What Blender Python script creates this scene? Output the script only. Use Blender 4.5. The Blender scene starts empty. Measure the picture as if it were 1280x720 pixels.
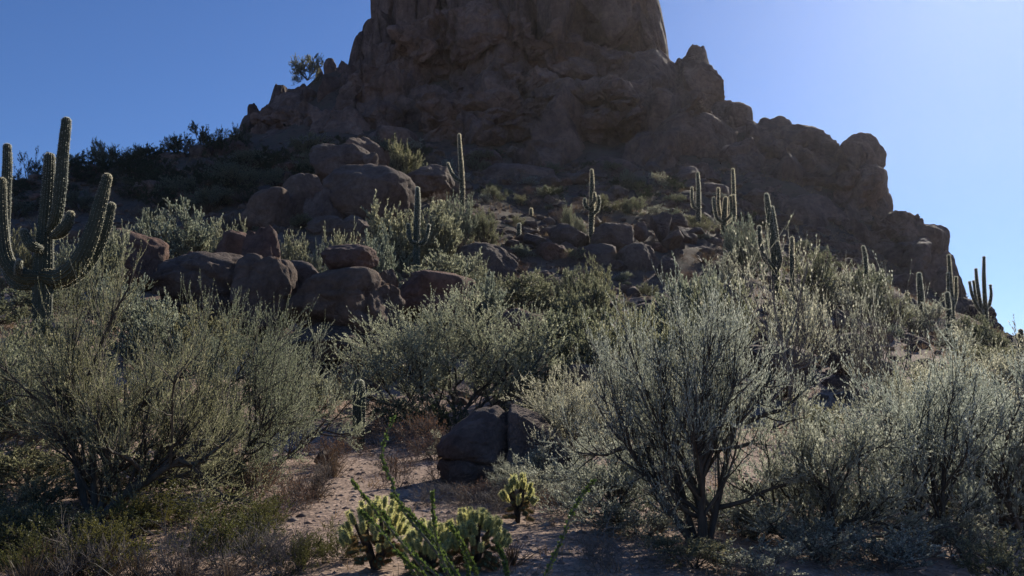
import bpy, math, random
import numpy as np
from mathutils import Vector, noise as mnoise
PI = math.pi
R = math.radians
scene = bpy.context.scene
col = scene.collection

# ------------------------------------------------------------------ camera
PITCH = R(8.0); FPX = 1108.0; CAMZ = 1.6
cam_d = bpy.data.cameras.new('camera'); cam = bpy.data.objects.new('camera', cam_d)
col.objects.link(cam); scene.camera = cam
cam.location = (0, 0, CAMZ); cam.rotation_euler = (R(90) + PITCH, 0, 0)
cam_d.sensor_width = 36; cam_d.lens = 36 * FPX / 1280
cam_d.clip_start = 0.1; cam_d.clip_end = 6000

# ------------------------------------------------------------------ light
SUN_AZ = R(31); SUN_EL = R(30)          # azimuth clockwise from +Y
world = bpy.data.worlds.new('World'); scene.world = world; world.use_nodes = True
wn = world.node_tree; wn.nodes.clear()
sky = wn.nodes.new('ShaderNodeTexSky'); sky.sky_type = 'NISHITA'; sky.sun_disc = False
sky.sun_elevation = SUN_EL; sky.sun_rotation = SUN_AZ
sky.altitude = 900; sky.air_density = 1.0; sky.dust_density = 0.6; sky.ozone_density = 5.0
bg = wn.nodes.new('ShaderNodeBackground'); bg.inputs['Strength'].default_value = 0.082
wo = wn.nodes.new('ShaderNodeOutputWorld')
tint = wn.nodes.new('ShaderNodeMix'); tint.data_type = 'RGBA'; tint.blend_type = 'MULTIPLY'; tint.inputs[0].default_value = 1.0
tint.inputs[7].default_value = (0.74, 0.92, 1.22, 1)      # deep clear desert blue
wn.links.new(sky.outputs[0], tint.inputs[6]); wn.links.new(tint.outputs[2], bg.inputs[0]); wn.links.new(bg.outputs[0], wo.inputs[0])
sd = bpy.data.lights.new('sun', 'SUN'); sun = bpy.data.objects.new('sun', sd); col.objects.link(sun)
sd.energy = 5.0; sd.angle = R(0.5); sd.color = (1.0, 0.93, 0.80)
sv = Vector((math.sin(SUN_AZ) * math.cos(SUN_EL), math.cos(SUN_AZ) * math.cos(SUN_EL), math.sin(SUN_EL)))
sun.rotation_euler = sv.to_track_quat('Z', 'Y').to_euler()
scene.view_settings.view_transform = 'Standard'; scene.view_settings.look = 'None'
scene.view_settings.exposure = 0.12; scene.view_settings.gamma = 1.0
scene.cycles.max_bounces = 6; scene.cycles.diffuse_bounces = 3; scene.cycles.transparent_max_bounces = 8
scene.cycles.transmission_bounces = 3; scene.cycles.caustics_reflective = False; scene.cycles.caustics_refractive = False

# ------------------------------------------------------------------ geometry of the view
CP, SP = math.cos(PITCH), math.sin(PITCH)
def ray(px, py):
    u = (360 - py) / FPX
    d = np.array([(px - 640) / FPX, CP - SP * u, SP + CP * u]); return d
def P(px, py, Y):
    d = ray(px, py); t = Y / d[1]
    return Vector((d[0] * t, Y, CAMZ + d[2] * t))
def topix(x, y, z):
    z = z - CAMZ; f = y * CP + z * SP; u = -y * SP + z * CP
    return 640 + FPX * x / f, 360 - FPX * u / f
def mpp(Y): return Y / FPX      # metres per photo pixel at distance Y

# ------------------------------------------------------------------ materials
def mat(name):
    m = bpy.data.materials.new(name); m.use_nodes = True
    nt = m.node_tree; nt.nodes.clear()
    out = nt.nodes.new('ShaderNodeOutputMaterial')
    return m, nt, out
def N(nt, t, **kw):
    n = nt.nodes.new(t)
    for k, v in kw.items():
        if k.startswith('i_'): n.inputs[k[2:].replace('_', ' ')].default_value = v
        else: setattr(n, k, v)
    return n
def ramp(nt, fac, stops):
    r = nt.nodes.new('ShaderNodeValToRGB'); e = r.color_ramp.elements
    while len(e) < len(stops): e.new(0.5)
    for i, (p, c) in enumerate(stops):
        e[i].position = p; e[i].color = (c[0], c[1], c[2], 1)
    nt.links.new(fac, r.inputs[0]); return r.outputs[0]
def mixc(nt, f, a, b, mode='MIX'):
    m = nt.nodes.new('ShaderNodeMix'); m.data_type = 'RGBA'; m.blend_type = mode
    for s, v in ((m.inputs[0], f), (m.inputs[6], a), (m.inputs[7], b)):
        if hasattr(v, 'is_output'): nt.links.new(v, s)
        elif isinstance(v, (int, float)): s.default_value = v
        else: s.default_value = (v[0], v[1], v[2], 1)
    return m.outputs[2]
def noise_n(nt, vec, scale, detail=6, rough=0.6, dist=0.0):
    n = N(nt, 'ShaderNodeTexNoise'); n.inputs['Scale'].default_value = scale
    n.inputs['Detail'].default_value = detail; n.inputs['Roughness'].default_value = rough
    n.inputs['Distortion'].default_value = dist
    nt.links.new(vec, n.inputs['Vector']); return n.outputs['Fac']

def rock_mat(name, c_lo, c_mid, c_hi, stain, bump_s=1.0, scl=1.0):
    m, nt, out = mat(name)
    geo = N(nt, 'ShaderNodeNewGeometry'); pos = geo.outputs['Position']
    oi = N(nt, 'ShaderNodeObjectInfo')
    a = noise_n(nt, pos, 0.35 * scl, 8, 0.65, 0.4)
    b = noise_n(nt, pos, 2.6 * scl, 8, 0.7)
    c = ramp(nt, a, [(0.32, c_lo), (0.5, c_mid), (0.68, c_hi)])
    # vertical varnish streaks
    mp = N(nt, 'ShaderNodeMapping'); mp.inputs['Scale'].default_value = (0.8 * scl, 0.8 * scl, 0.09 * scl)
    nt.links.new(pos, mp.inputs['Vector'])
    s = noise_n(nt, mp.outputs[0], 1.0, 6, 0.6)
    sf = ramp(nt, s, [(0.5, (0, 0, 0)), (0.72, (0.65,) * 3)])
    c = mixc(nt, sf, c, stain)
    # lichen / grain
    gf = ramp(nt, b, [(0.35, (0.72,) * 3), (0.65, (1.22,) * 3)])
    c = mixc(nt, 1.0, c, gf, 'MULTIPLY')
    rf = ramp(nt, oi.outputs['Random'], [(0, (0.86, 0.87, 0.90)), (0.5, (1.0, 0.98, 0.96)), (1, (1.14, 1.07, 1.0))])
    c = mixc(nt, 1.0, c, rf, 'MULTIPLY')
    bs = N(nt, 'ShaderNodeBsdfPrincipled'); bs.inputs['Roughness'].default_value = 0.88
    bs.inputs['Specular IOR Level'].default_value = 0.25
    nt.links.new(c, bs.inputs['Base Color'])
    v = N(nt, 'ShaderNodeTexVoronoi', feature='DISTANCE_TO_EDGE'); v.inputs['Scale'].default_value = 0.42 * scl
    wv = N(nt, 'ShaderNodeVectorMath', operation='ADD')
    nd = N(nt, 'ShaderNodeTexNoise'); nd.inputs['Scale'].default_value = 0.8 * scl; nt.links.new(pos, nd.inputs['Vector'])
    nt.links.new(pos, wv.inputs[0]); nt.links.new(nd.outputs['Color'], wv.inputs[1]); nt.links.new(wv.outputs[0], v.inputs['Vector'])
    crack = ramp(nt, v.outputs['Distance'], [(0.0, (0, 0, 0)), (0.045, (1, 1, 1))])
    h = N(nt, 'ShaderNodeMath', operation='MULTIPLY_ADD'); nt.links.new(crack, h.inputs[0]); h.inputs[1].default_value = 0.25
    fine = noise_n(nt, pos, 5.0 * scl, 10, 0.72)
    nt.links.new(fine, h.inputs[2])
    bp = N(nt, 'ShaderNodeBump'); bp.inputs['Strength'].default_value = 0.75 * bump_s; bp.inputs['Distance'].default_value = 0.22 / scl
    nt.links.new(h.outputs[0], bp.inputs['Height']); nt.links.new(bp.outputs[0], bs.inputs['Normal'])
    nt.links.new(bs.outputs[0], out.inputs[0]); return m
def leaf_mat(name, cols, trans=0.5, rough=0.5, spec=0.35, tint=(1.15, 1.1, 0.8)):
    m, nt, out = mat(name)
    geo = N(nt, 'ShaderNodeNewGeometry'); oi = N(nt, 'ShaderNodeObjectInfo')
    c = ramp(nt, geo.outputs['Random Per Island'], [(i / (len(cols) - 1), k) for i, k in enumerate(cols)])
    rf = ramp(nt, oi.outputs['Random'], [(0, (0.85, 0.9, 0.95)), (1, (1.15, 1.08, 0.98))])
    c = mixc(nt, 1.0, c, rf, 'MULTIPLY')
    bs = N(nt, 'ShaderNodeBsdfPrincipled'); bs.inputs['Roughness'].default_value = rough
    bs.inputs['Specular IOR Level'].default_value = spec
    nt.links.new(c, bs.inputs['Base Color'])
    tr = N(nt, 'ShaderNodeBsdfTranslucent'); nt.links.new(mixc(nt, 1.0, c, tint, 'MULTIPLY'), tr.inputs[0])
    mx = N(nt, 'ShaderNodeMixShader'); mx.inputs[0].default_value = trans
    nt.links.new(bs.outputs[0], mx.inputs[1]); nt.links.new(tr.outputs[0], mx.inputs[2])
    nt.links.new(mx.outputs[0], out.inputs[0]); return m
def plain_mat(name, c1, c2, scale=8.0, rough=0.85, bump=0.4, stretch=(1, 1, 1), obj=True):
    m, nt, out = mat(name)
    tc = N(nt, 'ShaderNodeTexCoord'); mp = N(nt, 'ShaderNodeMapping'); mp.inputs['Scale'].default_value = stretch
    nt.links.new(tc.outputs['Object'], mp.inputs['Vector'])
    f = noise_n(nt, mp.outputs[0], scale, 6, 0.65)
    c = ramp(nt, f, [(0.35, c1), (0.65, c2)])
    bs = N(nt, 'ShaderNodeBsdfPrincipled'); bs.inputs['Roughness'].default_value = rough
    bs.inputs['Specular IOR Level'].default_value = 0.3
    nt.links.new(c, bs.inputs['Base Color'])
    bp = N(nt, 'ShaderNodeBump'); bp.inputs['Strength'].default_value = bump; bp.inputs['Distance'].default_value = 0.02
    nt.links.new(f, bp.inputs['Height']); nt.links.new(bp.outputs[0], bs.inputs['Normal'])
    nt.links.new(bs.outputs[0], out.inputs[0]); return m

M = {}
M['crag'] = rock_mat('crag_rock', (0.13, 0.09, 0.075), (0.23, 0.158, 0.128), (0.34, 0.24, 0.195), (0.075, 0.055, 0.047), 1.9, 0.55)
M['boulder'] = rock_mat('boulder_rock', (0.125, 0.088, 0.07), (0.18, 0.128, 0.10), (0.24, 0.175, 0.137), (0.072, 0.053, 0.045), 1.6, 1.4)
M['tan_boulder'] = rock_mat('tan_boulder_rock', (0.16, 0.112, 0.09), (0.23, 0.163, 0.13), (0.30, 0.22, 0.175), (0.11, 0.08, 0.066), 2.4, 3.6)
M['red_boulder'] = rock_mat('red_boulder_rock', (0.15, 0.09, 0.07), (0.21, 0.127, 0.096), (0.28, 0.17, 0.126), (0.085, 0.056, 0.046), 1.6, 1.4)
M['paleleaf'] = leaf_mat('pale_leaf', [(0.21, 0.23, 0.185), (0.32, 0.34, 0.285), (0.26, 0.285, 0.23), (0.56, 0.56, 0.48)], 0.66, tint=(1.12, 1.1, 0.92))
M['oliveleaf'] = leaf_mat('olive_leaf', [(0.155, 0.17, 0.12), (0.235, 0.25, 0.185), (0.185, 0.20, 0.14), (0.46, 0.45, 0.36)], 0.66, tint=(1.12, 1.08, 0.88))
M['greyleaf'] = leaf_mat('grey_leaf', [(0.22, 0.23, 0.19), (0.33, 0.345, 0.29), (0.45, 0.455, 0.39), (0.62, 0.61, 0.54)], 0.64, tint=(1.08, 1.08, 0.98))
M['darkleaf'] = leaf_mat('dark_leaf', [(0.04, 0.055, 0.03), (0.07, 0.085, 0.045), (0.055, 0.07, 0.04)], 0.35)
M['creosote'] = leaf_mat('creosote_leaf', [(0.10, 0.105, 0.04), (0.17, 0.165, 0.065), (0.13, 0.13, 0.05)], 0.5)
M['ocoleaf'] = leaf_mat('ocotillo_leaf', [(0.08, 0.125, 0.04), (0.14, 0.20, 0.065), (0.10, 0.155, 0.05)], 0.5)
M['straw'] = leaf_mat('dry_straw', [(0.22, 0.15, 0.09), (0.32, 0.23, 0.14), (0.27, 0.17, 0.11)], 0.35, tint=(1.05, 1, 0.9))
M['rust'] = leaf_mat('rusty_scrub', [(0.20, 0.11, 0.07), (0.28, 0.17, 0.11), (0.16, 0.10, 0.07)], 0.35, tint=(1.05, 1, 0.9))
M['brownstalk'] = leaf_mat('brown_stalk', [(0.10, 0.07, 0.045), (0.17, 0.12, 0.08), (0.13, 0.09, 0.06)], 0.3, tint=(1.05, 1, 0.9))
M['deadtwig'] = plain_mat('dead_twig_bark', (0.10, 0.08, 0.065), (0.26, 0.22, 0.18), 3.0)
M['bark'] = plain_mat('dark_bark', (0.045, 0.036, 0.028), (0.12, 0.10, 0.075), 6.0, stretch=(1, 1, 0.3))
M['twig'] = plain_mat('olive_twig_bark', (0.10, 0.095, 0.06), (0.19, 0.175, 0.12), 4.0)
M['cactus'] = plain_mat('cactus_skin', (0.035, 0.042, 0.024), (0.06, 0.068, 0.040), 5.0, 0.6, 0.3)
M['corky'] = plain_mat('corky_cactus_base', (0.10, 0.085, 0.07), (0.17, 0.14, 0.11), 9.0)
M['spine'] = leaf_mat('cactus_spine', [(0.55, 0.52, 0.43), (0.78, 0.74, 0.62)], 0.88, tint=(1, 1, 0.95))
M['chollaspine'] = leaf_mat('cholla_spine', [(0.72, 0.70, 0.34), (0.88, 0.85, 0.50)], 0.72, tint=(1, 1, 0.8))
M['chollajoint'] = plain_mat('cholla_skin', (0.09, 0.11, 0.05), (0.14, 0.16, 0.075), 20)
M['chollatrunk'] = plain_mat('cholla_trunk_bark', (0.02, 0.016, 0.012), (0.07, 0.05, 0.035), 14)
M['chollaold'] = leaf_mat('old_cholla_spine', [(0.14, 0.09, 0.05), (0.30, 0.19, 0.09)], 0.5)

def ground_mat():
    m, nt, out = mat('sandy_ground')
    geo = N(nt, 'ShaderNodeNewGeometry'); pos = geo.outputs['Position']
    a = noise_n(nt, pos, 0.18, 8, 0.65)
    b = noise_n(nt, pos, 9.0, 8, 0.75)
    c = ramp(nt, a, [(0.3, (0.30, 0.205, 0.155)), (0.55, (0.44, 0.315, 0.24)), (0.75, (0.35, 0.245, 0.19))])
    v = N(nt, 'ShaderNodeTexVoronoi'); v.inputs['Scale'].default_value = 16; nt.links.new(pos, v.inputs['Vector'])
    g = ramp(nt, v.outputs['Color'], [(0.0, (0.62,) * 3), (0.5, (0.95,) * 3), (1.0, (1.45,) * 3)])
    c = mixc(nt, 1.0, c, g, 'MULTIPLY')
    c = mixc(nt, 1.0, c, ramp(nt, b, [(0.3, (0.65,) * 3), (0.7, (1.25,) * 3)]), 'MULTIPLY')
    # darker brown and olive tone higher on the hill
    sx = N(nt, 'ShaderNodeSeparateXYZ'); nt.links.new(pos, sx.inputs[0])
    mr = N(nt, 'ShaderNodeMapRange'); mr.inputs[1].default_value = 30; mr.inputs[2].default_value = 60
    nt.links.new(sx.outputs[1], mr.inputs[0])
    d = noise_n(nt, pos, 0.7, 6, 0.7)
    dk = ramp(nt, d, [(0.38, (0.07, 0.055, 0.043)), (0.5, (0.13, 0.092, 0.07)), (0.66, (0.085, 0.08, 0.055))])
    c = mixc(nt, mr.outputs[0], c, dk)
    bs = N(nt, 'ShaderNodeBsdfPrincipled'); bs.inputs['Roughness'].default_value = 0.95; bs.inputs['Specular IOR Level'].default_value = 0.15
    nt.links.new(c, bs.inputs['Base Color'])
    h = N(nt, 'ShaderNodeMath', operation='ADD'); nt.links.new(b, h.inputs[0]); nt.links.new(v.outputs['Distance'], h.inputs[1])
    bp = N(nt, 'ShaderNodeBump'); bp.inputs['Strength'].default_value = 0.9; bp.inputs['Distance'].default_value = 0.025
    nt.links.new(h.outputs[0], bp.inputs['Height']); nt.links.new(bp.outputs[0], bs.inputs['Normal'])
    nt.links.new(bs.outputs[0], out.inputs[0]); return m
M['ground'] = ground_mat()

# ------------------------------------------------------------------ ground height
CTRL = [(640,760,7.5),(100,745,9),(1200,760,9),(640,700,9.5),(340,690,10.5),(150,690,11),(420,640,13),(350,600,17),
 (400,545,24),(450,525,27),(600,602,16.5),(900,640,14),(1250,640,16),(1262,545,26),(980,482,32),(760,560,20),(520,500,32),(240,560,20),
 (430,440,36),(500,395,42),(430,412,40),(60,395,26),(20,490,20),(-150,400,26),(160,342,40),(260,402,36),(330,395,38),(1100,560,23),
 (640,405,42),(560,350,50),(740,308,62),(830,302,62),(580,268,66),(450,300,55),(650,268,72),(640,235,85),(520,245,75),(330,290,58),
 (870,290,75),(905,308,72),(960,365,55),(1050,400,48),(1150,418,60),(1190,432,60),(1235,412,75),(1270,425,70),(1380,450,70),(1270,460,52),
 (1080,345,72),(840,400,44),(150,262,80),(100,215,100),(0,225,95),(-200,260,90),(200,202,105),(280,190,110),(1500,500,60),(-500,350,70),(-400,450,40),
 (400,190,105),(500,180,110),(640,195,112),(760,205,105),(850,220,98),(950,262,90),(1050,330,85),(1120,365,82),(340,170,115),
(1262,432,92),(1300,450,95),(1380,470,95),(1262,445,110),(1300,448,78),(1225,400,90),(1215,385,102),(1170,350,112),(1350,470,80),(1120,330,122),(1290,470,130),(1190,420,130),
 (400,130,125),(500,120,128),(640,120,128),(760,120,126),(860,145,122),(950,200,112),(1050,250,100),(1150,335,92),
 (400,100,133),(520,30,138),(640,0,140),(760,0,138),(810,60,134),(860,110,130),(920,150,122),(980,175,116),(1050,205,108),(1095,262,102),(1150,305,98),(1185,355,93)]
WC = [(0,0,0),(0,4,0),(-15,0,-.3),(15,0,-.3),(0,-40,-3),(-80,-40,-4),(80,-40,-4),(-90,30,5),(90,20,2),(70,60,6),
 (0,160,66),(-10,185,30),(20,185,30),(0,240,10),(-60,150,22),(-100,140,18),(-60,220,8),(60,150,6),(90,120,-2),(75,95,0),(120,200,2),(-160,100,16),(-200,240,8),(160,60,2),
 (0,400,0),(-300,400,0),(300,400,0),(-300,0,-4),(300,0,-4),(0,-300,-8),(0,1200,-5),(-1200,600,-5),(1200,600,-5),(-1200,-900,-8),(1200,-900,-8)]
cp = [tuple(P(*c)) for c in CTRL] + [tuple(map(float, c)) for c in WC]
cp = np.array(cp)
def phi(r2): return np.sqrt(r2 + 4.0)
A = phi(((cp[:, None, :2] - cp[None, :, :2]) ** 2).sum(-1))
n = len(cp); K = np.zeros((n + 1, n + 1)); K[:n, :n] = A + np.eye(n) * -0.4; K[:n, n] = 1; K[n, :n] = 1
W = np.linalg.solve(K, np.append(cp[:, 2], 0))
_r = np.random.RandomState(4)
WAV = [(_r.uniform(-1, 1), _r.uniform(-1, 1), _r.uniform(0, 6.28)) for _ in range(24)]
def gz(x, y):
    x = np.asarray(x, float); y = np.asarray(y, float); sh = np.broadcast(x, y).shape
    xf = np.broadcast_to(x, sh).ravel(); yf = np.broadcast_to(y, sh).ravel()
    out = np.empty(xf.shape)
    for s in range(0, len(xf), 20000):
        a = xf[s:s + 20000, None]; b = yf[s:s + 20000, None]
        out[s:s + 20000] = phi((a - cp[None, :, 0]) ** 2 + (b - cp[None, :, 1]) ** 2) @ W[:n] + W[n]
    d = np.hypot(xf, yf); amp = np.clip((yf - 32) / 60, 0.03, 1.0) * np.clip(1 - (d - 180) / 200, 0.15, 1)
    w = np.zeros_like(xf)
    for i, (p, q, r) in enumerate(WAV):
        f = 0.35 * 1.17 ** i; l = math.hypot(p, q)
        w += np.sin(f * (xf * p + yf * q) / l + r + 1.3 * np.sin(f * 0.6 * (yf * p - xf * q))) * 0.28 / (1.13 ** i)
    out += w * amp * 0.9
    return out.reshape(sh)
def g1(x, y): return float(gz(np.array([x]), np.array([y]))[0])
def hit(px, py, ymin=6.0, ymax=175.0):
    Y = np.arange(ymin, ymax, 0.4); d = ray(px, py); t = Y / d[1]
    x = d[0] * t; z = CAMZ + d[2] * t
    below = z < gz(x, Y)
    if not below.any(): return None
    i = int(np.argmax(below)); return Vector((x[i], Y[i], z[i]))

def link_mesh(name, verts, faces, material, parent=None, smooth=False, kind=None):
    me = bpy.data.meshes.new(name)
    v = np.asarray(verts, dtype=np.float32).reshape(-1, 3); f = np.asarray(faces, dtype=np.int32)
    k = f.shape[1]
    me.vertices.add(len(v)); me.vertices.foreach_set('co', v.ravel())
    me.loops.add(f.size); me.loops.foreach_set('vertex_index', f.ravel())
    me.polygons.add(len(f)); me.polygons.foreach_set('loop_start', np.arange(0, f.size, k, dtype=np.int32))
    me.polygons.foreach_set('loop_total', np.full(len(f), k, dtype=np.int32))
    if smooth: me.polygons.foreach_set('use_smooth', np.ones(len(f), dtype=bool))
    me.update(calc_edges=True)
    me.materials.append(material)
    return obj_of(name, me, parent, kind)
def obj_of(name, me, parent=None, kind=None):
    o = bpy.data.objects.new(name, me); col.objects.link(o)
    if parent: o.parent = parent
    if kind: o['kind'] = kind
    return o
def tag(o, label, cat, group=None):
    o['label'] = label; o['category'] = cat
    if group: o['group'] = group
    return o
def empty(name, loc=(0, 0, 0), rz=0.0):
    o = bpy.data.objects.new(name, None); o.empty_display_size = 0.3; col.objects.link(o)
    o.location = loc; o.rotation_euler = (0, 0, rz); return o

# ------------------------------------------------------------------ ground sheet
def build_ground():
    ys = np.concatenate([-np.geomspace(900, 6, 22), np.arange(-5, 5, 1.0), np.arange(5, 30, 0.28), np.arange(30, 95, 0.6), np.arange(95, 175, 1.0), 175 + np.geomspace(1, 4000, 34)])
    h = np.concatenate([np.arange(0, 12, 0.3), np.arange(12, 75, 0.65), 75 + np.geomspace(1.5, 3500, 34)])
    xs = np.concatenate([-h[::-1], h[1:]])
    X, Y = np.meshgrid(xs, ys); Z = gz(X, Y)
    V = np.stack([X, Y, Z], -1).reshape(-1, 3)
    ny, nx = X.shape; i = np.arange(ny * nx).reshape(ny, nx)
    F = np.stack([i[:-1, :-1], i[:-1, 1:], i[1:, 1:], i[1:, :-1]], -1).reshape(-1, 4)
    return link_mesh('ground', V, F, M['ground'], smooth=True, kind='structure')
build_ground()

# ------------------------------------------------------------------ rocks
def ico(sub):
    import bmesh
    bm = bmesh.new(); bmesh.ops.create_icosphere(bm, subdivisions=sub, radius=1.0)
    v = np.array([x.co[:] for x in bm.verts]); f = np.array([[a.index for a in x.verts] for x in bm.faces]); bm.free(); return v, f
ICO = {s: ico(s) for s in (3, 4, 5, 6)}
def rock_mesh(name, seed, sub=5, expo=2.6, nplanes=8, rough=0.05, crack=0.0, taper=0.0, cell=1.6, vert=1.0, cut=(0.62, 0.92)):
    rs = np.random.RandomState(seed); v, f = ICO[sub]; v = v.copy()
    v /= (np.abs(v) ** expo).sum(1, keepdims=True) ** (1 / expo)
    for _ in range(nplanes):
        nn = rs.normal(size=3); nn[2] *= 0.7; nn /= np.linalg.norm(nn)
        s = v @ nn; d = s.max() * rs.uniform(*cut); e = np.clip(s - d, 0, None); v -= (e * 0.93)[:, None] * nn
    nl = np.linalg.norm(v, axis=1, keepdims=True); nn = v / nl
    off = rs.uniform(-50, 50, 3)
    disp = np.empty(len(v))
    for i, p in enumerate(v):
        q = Vector((p[0] + off[0], p[1] + off[1], (p[2]) / vert + off[2]))
        a = mnoise.noise(q * 1.3) * 2.0 + mnoise.noise(q * 3.1) * 0.9 + mnoise.noise(q * 7.3) * 0.42 + mnoise.noise(q * 15.0) * 0.2
        dsp = a * rough
        if crack:
            wq = q * cell + Vector((mnoise.noise(q * 2), mnoise.noise(q * 2 + Vector((9, 0, 0))), 0)) * 0.35
            ds, _pts = mnoise.voronoi(wq); e = ds[1] - ds[0]
            dsp -= crack * max(0.0, 1 - e / 0.16) ** 1.3
            cc = mnoise.cell(_pts[0] * 3.7); dsp += crack * 0.9 * (cc - 0.0)
        dsp += rough * (2.6 * min(.28, abs(mnoise.noise(q * 1.9 + Vector((7, 3, 1))))) + 1.1 * min(.28, abs(mnoise.noise(q * 4.3))))
        dsp += facet(q, 0.85 / (cell / 1.6), rough * 0.8, 3.0) + facet(q, 0.33, rough * 0.32, 9.0)
        disp[i] = dsp
    v = v + nn * disp[:, None]
    if taper: v[:, :2] *= (1 - taper * (v[:, 2:3] - v[:, 2].min()) / np.ptp(v[:, 2]))
    lo, hi = v.min(0), v.max(0); v = (v - (lo + hi) / 2) / (hi - lo)      # unit box, centred
    me = bpy.data.meshes.new(name); me.from_pydata(v.tolist(), [], f.tolist())
    me.polygons.foreach_set('use_smooth', np.full(len(f), name not in ('crag', 'rock_column', 'spire'))); me.update(); return me
def facet(q, cell, amp, seed=0.0, st=(1, 1, 1), gd=0.55, gw=0.10):
    w = Vector((q[0] / cell * st[0] + seed, q[1] / cell * st[1], q[2] / cell * st[2])); wq = w + mnoise.noise_vector(w * 1.7) * 0.22
    ds, ps = mnoise.voronoi(wq); c = ps[0]; n = mnoise.cell_vector(c * 5.3) - Vector((.5, .5, .5)); d = wq - c
    e = ds[1] - ds[0]
    return amp * (d.dot(n) * 2.2 + (n.x + n.y) * 0.45 - gd * max(0.0, 1 - e / gw))
ROCK = {}
ROCK['round'] = [rock_mesh('boulder', 11 + i, 5, 2.4, 8, 0.05, cut=(.68, .95)) for i in range(4)]
ROCK['block'] = [rock_mesh('boulder', 31 + i, 5, 2.4, 16, 0.05, 0.06, cell=1.0, cut=(.5, .86)) for i in range(5)]
ROCK['crackblock'] = [rock_mesh('boulder', 51 + i, 5, 2.7, 10, 0.045, 0.06, cell=1.1, cut=(.6, .9)) for i in range(3)]
ROCK['crag'] = [rock_mesh('crag', 71 + i, 5, 2.4, 16, 0.07, 0.09, cell=1.4, vert=1.5) for i in range(6)]
ROCK['col'] = [rock_mesh('rock_column', 91 + i, 6, 3.2, 14, 0.035, 0.10, taper=0.10, cell=1.3, vert=3.5, cut=(.6, .9)) for i in range(4)]
ROCK['spire'] = [rock_mesh('spire', 111 + i, 5, 2.6, 7, 0.05, 0.03, taper=0.45, cell=1.5, vert=1.8) for i in range(3)]
ROCK['small'] = [rock_mesh('boulder', 131 + i, 4, 2.5, 14, 0.06, cut=(.5, .85)) for i in range(6)]
MATVAR = {}
def rock_obj(name, kind, idx, mt, center, dims, rz=0.0, tilt=0.0, parent=None):
    base = ROCK[kind][idx % len(ROCK[kind])]; key = (base.name, mt)
    if key not in MATVAR:
        me = base.copy(); me.materials.clear(); me.materials.append(M[mt]); MATVAR[key] = me
    o = bpy.data.objects.new(name, MATVAR[key]); col.objects.link(o)
    o.location = center; o.scale = dims; o.rotation_euler = (0, tilt, rz)
    if parent: o.parent = parent
    return o
def rock_px(name, kind, idx, mt, x0, y0, x1, y1, Y, dep=1.0, tilt=0.0, parent=None, rz=None):
    """a rock that spans a photo box at distance Y; extends below the box into the ground"""
    c = P((x0 + x1) / 2, (y0 + y1) / 2, Y); s = mpp(Y)
    w = (x1 - x0) * s; h = (y1 - y0) * s
    if rz is None: rz = random.uniform(-0.25, 0.25)
    return rock_obj(name, kind, idx, mt, c, (w, max(w, h * 0.6) * dep, h), rz, tilt, parent)
random.seed(7)

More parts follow.
